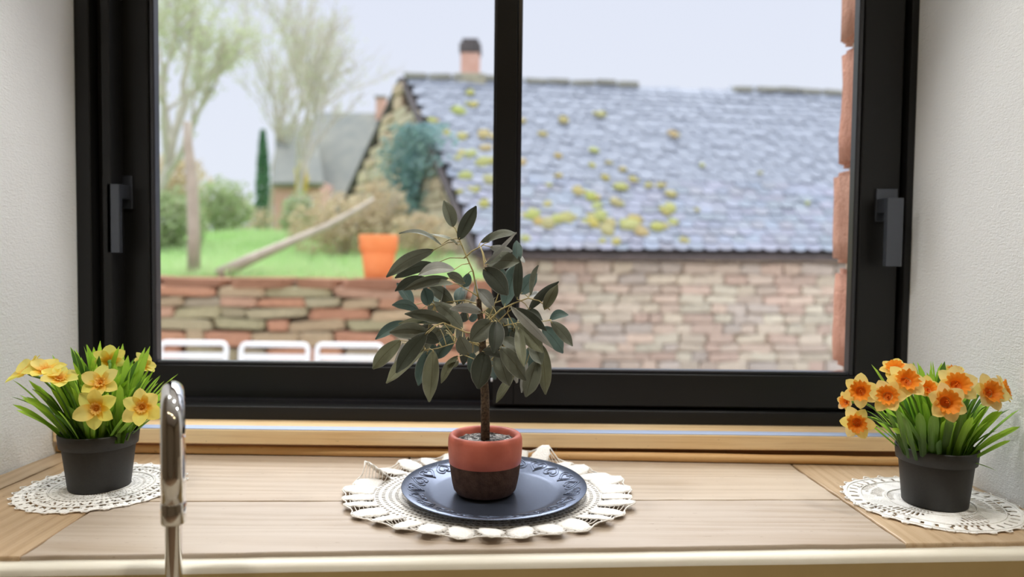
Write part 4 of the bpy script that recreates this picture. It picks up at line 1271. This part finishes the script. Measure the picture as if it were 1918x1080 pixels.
# ---- foliage helpers
def leafy(name_mat, c1, c2, tr=.35):
    q = Mat(name_mat, c1, .7, spec=.2); co = q.coords()
    c = q.ramp(q.noise(co, 3.5, 3), [(.3, c1), (.7, c2)]); q.setc(c); q.translucent(tr, c); return q.m
M_PALE = leafy('pale_spring_leaf', (.46, .51, .32), (.60, .63, .44))
M_GREENL = leafy('hedge_leaf', (.36, .45, .23), (.52, .58, .36))
M_IVY = leafy('ivy_leaf', (.20, .35, .36), (.36, .50, .48), .3)
M_CYP = leafy('cypress_leaf', (.10, .27, .14), (.18, .36, .20), .2)
M_DRY = leafy('dry_twig_leaf', (.50, .40, .26), (.66, .56, .38))
M_BARK2 = varied('grey_bark', (.50, .46, .39), (.64, .59, .51), 6, .9, .4, 50, False)
M_POST = varied('weathered_post', (.40, .345, .28), (.52, .455, .38), 8, .9, .5, 40, False)


def cards(mb, p, s_, rn):
    n = V((rn.gauss(0, 1), rn.gauss(0, 1), rn.gauss(0, 1))).normalized(); a = n.orthogonal().normalized(); b_ = n.cross(a)
    k = len(mb.v)
    mb.v += [p - a * s_, p - b_ * s_ * .5, p + a * s_, p + b_ * s_ * .5]; mb.f.append((k, k + 1, k + 2, k + 3))


def tree(name, base, h, spread, lean, label, lm, nleaf, ls, seed, trunk_r, start=.3, depth=4):
    rn = random.Random(seed)
    root = empty(name, base, label, 'tree')
    br = MB(); ends = []
    def grow(p, d, L, r_, lev):
        pts = [p]; rr = [r_]
        for i in range(4):
            d = (d + V((rn.uniform(-.22, .22), rn.uniform(-.22, .22), rn.uniform(-.08, .16)))).normalized()
            p = p + d * L / 4; pts.append(p); rr.append(r_ * (1 - .12 * (i + 1)))
            if lev >= 1: ends.append((p.copy(), lev))
        br.tube(pts, rr, 6 if lev < 2 else 4, False)
        if lev < depth:
            for i in range(3 if lev else 5):
                k = rn.uniform(start if lev == 0 else .25, 1); idx = min(3, int(k * 4)); q0 = pts[idx].lerp(pts[idx + 1], k * 4 - idx)
                nd = (d + V((rn.uniform(-1, 1), rn.uniform(-1, 1), rn.uniform(-.2, .7))) * spread).normalized()
                grow(q0, nd, L * rn.uniform(.55, .80), max(.007, r_ * .52), lev + 1)
    grow(V(base), V(lean).normalized(), h, trunk_r, 0)
    br.build('branches', M_BARK2, root)
    mb = MB()
    for i in range(nleaf):
        p, lv = rn.choice(ends)
        cards(mb, p + V((rn.gauss(0, .09), rn.gauss(0, .09), rn.gauss(0, .09))) * (h / 3), ls * rn.uniform(.6, 1.3), rn)
    tag(mb.build('foliage', lm, root, False), kind='stuff')
    return root


def shrub(name, c, r3, n, ls, lm, label, cat, seed, stem=True):
    rn = random.Random(seed); c = V(c)
    root = empty(name, (c.x, c.y, c.z - r3[2]), label, cat)
    if stem:
        b_ = MB()
        for i in range(9):
            a = rn.uniform(0, 6.3)
            b_.tube([(c.x, c.y, c.z - r3[2] - .05), (c.x + r3[0] * .3 * math.cos(a), c.y + r3[1] * .3 * math.sin(a), c.z), (c.x + r3[0] * .6 * math.cos(a), c.y + r3[1] * .6 * math.sin(a), c.z + r3[2] * .6)], [.025, .018, .008], 5, False)
        b_.build('stems', M_BARK2, root)
    mb = MB()
    for i in range(n):
        d = V((rn.gauss(0, 1), rn.gauss(0, 1), rn.gauss(0, 1))).normalized() * (rn.random() ** .4)
        d *= 1 + .35 * noise.noise(d * 2.2 + V((seed, 0, 0)))
        cards(mb, V((c.x + d.x * r3[0], c.y + d.y * r3[1], max(c.z - r3[2], c.z + d.z * r3[2]))), ls * rn.uniform(.6, 1.3), rn)
    tag(mb.build('foliage', lm, root, False), kind='stuff')
    return root


def on_lawn(px_, y):
    x_ = P(px_, 450, y).x; return V((x_, y, lawn_z(x_, y) - .03))


tree('garden_tree', on_lawn(262, 10.5), 2.3, .85, (.20, 0, 1), 'large pale leafed tree arching in from the left window stile', M_PALE, 5200, .036, 5, .10, .40)
tree('garden_tree', on_lawn(508, 19.5), 3.0, .62, (.04, 0, 1), 'thin bare tree with pale buds beside the dark cypress', M_PALE, 1700, .042, 9, .09, .3, 5)
tree('garden_tree', on_lawn(566, 13.2), 2.1, .60, (.02, 0, 1), 'upright twiggy tree in front of the far slate roof', M_PALE, 1500, .030, 14, .06, .3, 5)
# post, fallen branch
pb_ = on_lawn(363, 6.55)
r = MB().tube([pb_, P(363, 430, 6.6), P(360, 340, 6.6), P(352, 270, 6.6), P(351, 228, 6.6)], [.062, .055, .052, .040, .036], 10).build('wooden_post', M_POST, None, True, origin=pb_)
tag(r, 'weathered grey wooden post standing in the grass on the left', 'post')
p0 = P(408, 515, 6.35)
r = MB().tube([p0, P(470, 485, 6.5), P(540, 455, 6.8), P(610, 425, 7.1), P(660, 398, 7.4), P(700, 372, 7.6)], [.060, .050, .042, .034, .028, .016], 9).build('fallen_branch', M_POST, None, True, origin=p0)
tag(r, 'long pale fallen branch leaning across the lawn', 'branch')
# cypress
cy = on_lawn(493, 21)
zc1, zc0 = P(493, 243, 21).z, cy.z
r = empty('cypress_tree', cy, 'narrow dark green cypress beyond the lawn', 'tree')
MB().tube([cy, V((cy.x, cy.y, zc1 - .8))], [.08, .03], 8).build('trunk', M_BARK2, r)
mb = MB(); rn = random.Random(31)
for i in range(3600):
    t = rn.random(); wr = .24 * (math.sin(math.pi * min(1, .12 + .88 * (1 - t) ** .75) * .5 + .0)) * (1 if t > .05 else .8)
    a = rn.uniform(0, 6.3); rr = wr * rn.random() ** .4
    cards(mb, V((cy.x + rr * math.cos(a), cy.y + rr * math.sin(a), zc0 + (zc1 - zc0) * t)), .05, rn)
tag(mb.build('foliage', M_CYP, r, False), kind='stuff')
# shrubs
def sh(pxc, pyc, y, wpx, hpx, n, ls, lm, label, seed, nm='garden_shrub'):
    c = P(pxc, pyc, y); k = y / FPX
    shrub(nm, c, (wpx * k / 2, wpx * k / 2.4, hpx * k / 2), n, ls, lm, label, 'shrub', seed)
sh(320, 420, 9.5, 130, 130, 1600, .05, M_GREENL, 'green bush behind the wooden post on the left', 1)
sh(415, 390, 15, 120, 110, 1800, .06, M_GREENL, 'olive green hedge between the post and the cypress', 2)
sh(315, 345, 19, 150, 110, 1500, .08, M_DRY, 'brownish bare shrub far behind the bush on the left', 3)
sh(640, 425, 8.6, 190, 130, 2300, .035, M_DRY, 'tangle of dry beige brush behind the orange pot', 4)
sh(560, 405, 11, 70, 90, 700, .04, M_GREENL, 'small green bush under the twiggy tree', 5)
sh(565, 335, 17.0, 22, 60, 380, .06, leafy('forsythia', (.70, .58, .12), (.82, .72, .26)), 'slim yellow flowering shrub by the far brick gable', 6)
sh(790, 440, 8.0, 120, 90, 900, .035, M_DRY, 'dry beige brush at the foot of the barn gable', 7)
sh(715, 405, 8.9, 120, 150, 1500, .032, M_DRY, 'thin beige brush in front of the barn gable below the ivy', 9)
sh(400, 405, 16.5, 230, 80, 1300, .06, M_DRY, 'low beige scrub along the far edge of the lawn', 8)
# ivy on the gable
mb = MB(); rn = random.Random(8)
for i in range(2600):
    yy = rn.uniform(235, 440); cx_ = 800 - (yy - 235) * .25 if yy < 330 else 774
    ww = 46 if yy < 330 else 26
    pxx = cx_ + rn.gauss(0, 1) * ww * .5
    # lay on the gable plane
    d = ray(pxx, yy); gn = V((gd.y, -gd.x, 0)).normalized()
    t = (V((gr0.x, gr0.y, CAM_Z)) - CAMP).dot(gn) / d.dot(gn)
    p = CAMP + d * t
    if p.y > 13 or p.y < 8: continue
    cards(mb, p - gn * (gn.dot(d) > 0 and 1 or -1) * rn.uniform(.02, .22), .055 * rn.uniform(.6, 1.3), rn)
r = empty('ivy', V((P(780, 440, 9.2).x, 9.2, .4)), 'blue green ivy hanging on the barn gable', 'ivy')
tag(mb.build('foliage', M_IVY, r, False), kind='stuff')
mb = MB()
for (xa, xb) in ((770, 800), (778, 770), (782, 822)):
    pts = []
    for yy, xx in ((440, xa), (380, xa * .6 + xb * .4), (300, xb)):
        d = ray(xx, yy); gn = V((gd.y, -gd.x, 0)).normalized(); t = (V((gr0.x, gr0.y, CAM_Z)) - CAMP).dot(gn) / d.dot(gn)
        pts.append(CAMP + d * t - gn * (gn.dot(d) > 0 and 1 or -1) * .04)
    mb.tube(pts, [.03, .025, .012], 6)
mb.build('stems', M_BARK2, r)

# ---- cottage far behind
YC = 18.0
hc = empty('cottage', P(620, 430, YC), 'far stone cottage with a grey slate roof behind the twiggy tree', 'building')
M_FROOF = varied('far_slate', (.20, .215, .205), (.31, .31, .27), 1.6, .8, .3, 8, False)
M_FWALL = varied('far_brick', (.64, .38, .30), (.74, .50, .40), 2.5, .9, .3, 12, False)
M_FWALL2 = varied('far_stone', (.60, .50, .40), (.70, .60, .48), 2.5, .9, .3, 12, False)
def slab(pts, th, name, mat, par):
    pts = [V(p) for p in pts]; n = (pts[1] - pts[0]).cross(pts[2] - pts[0]).normalized() * th
    mb = MB(); nn = len(pts); mb.v += pts + [p - n for p in pts]
    mb.f.append(tuple(range(nn))); mb.f.append(tuple(reversed(range(nn, 2 * nn))))
    for i in range(nn): mb.f.append((i, i + nn, (i + 1) % nn + nn, (i + 1) % nn))
    return mb.build(name, mat, par, False)
slab([P(600, 392, YC), P(735, 396, YC), P(735, 212, YC + 3), P(585, 210, YC + 3)], .12, 'roof', M_FROOF, hc)
a, c_ = P(600, 392, YC), P(735, 440, YC)
box_obj('wall', (a.x + .1, YC + .12, c_.z - .6), (c_.x, YC + 4.5, a.z - .02), M_FWALL2, hc)
a, c_ = P(514, 338, YC - .6), P(600, 440, YC - .6)
wl_ = box_obj('side_wall', (a.x, YC - .6, c_.z - .6), (c_.x, YC + 3, a.z), M_FWALL, hc)
slab([P(508, 342, YC - .8), P(606, 342, YC - .8), P(590, 232, YC + 1.6), P(522, 230, YC + 1.6)], .12, 'side_roof', M_FROOF, hc)
for (xw, yw) in ((548, 385), (575, 385)):
    p = P(xw, yw, YC - .6); wf = box_obj('window', (p.x - .13, YC - .66, p.z - .2), (p.x + .13, YC - .58, p.z + .2), M_WHITE, hc, .01)
    box_obj('pane', (p.x - .10, YC - .67, p.z - .17), (p.x + .10, YC - .655, p.z + .17), M_SEAM, wf)
p = P(714, 200, YC + 2.9)
cs = box_obj('chimney', (p.x - .13, p.y - .15, p.z - .5), (p.x + .13, p.y + .15, p.z + .22), M_FWALL, hc, .01)
box_obj('chimney_cap', (p.x - .17, p.y - .19, p.z + .22), (p.x + .17, p.y + .19, p.z + .29), M_FROOF, cs, .01)
# ---- distant hill
rows = []
for i in range(12):
    y = 60 + i * 8
    rows.append([V((-90 + 120 * k / 40, y, 1.0 + (9.5 * math.sin(math.pi * min(1, i / 9) * .5)) * max(0, 1 - k / 24) ** .8 + .5 * noise.noise(V((k * .4, i * .5, 0))))) for k in range(41)])
tag(MB().grid(rows).build('hill', varied('hill_haze', (.27, .27, .30), (.34, .34, .36), .2, 1, objc=False)), kind='structure')
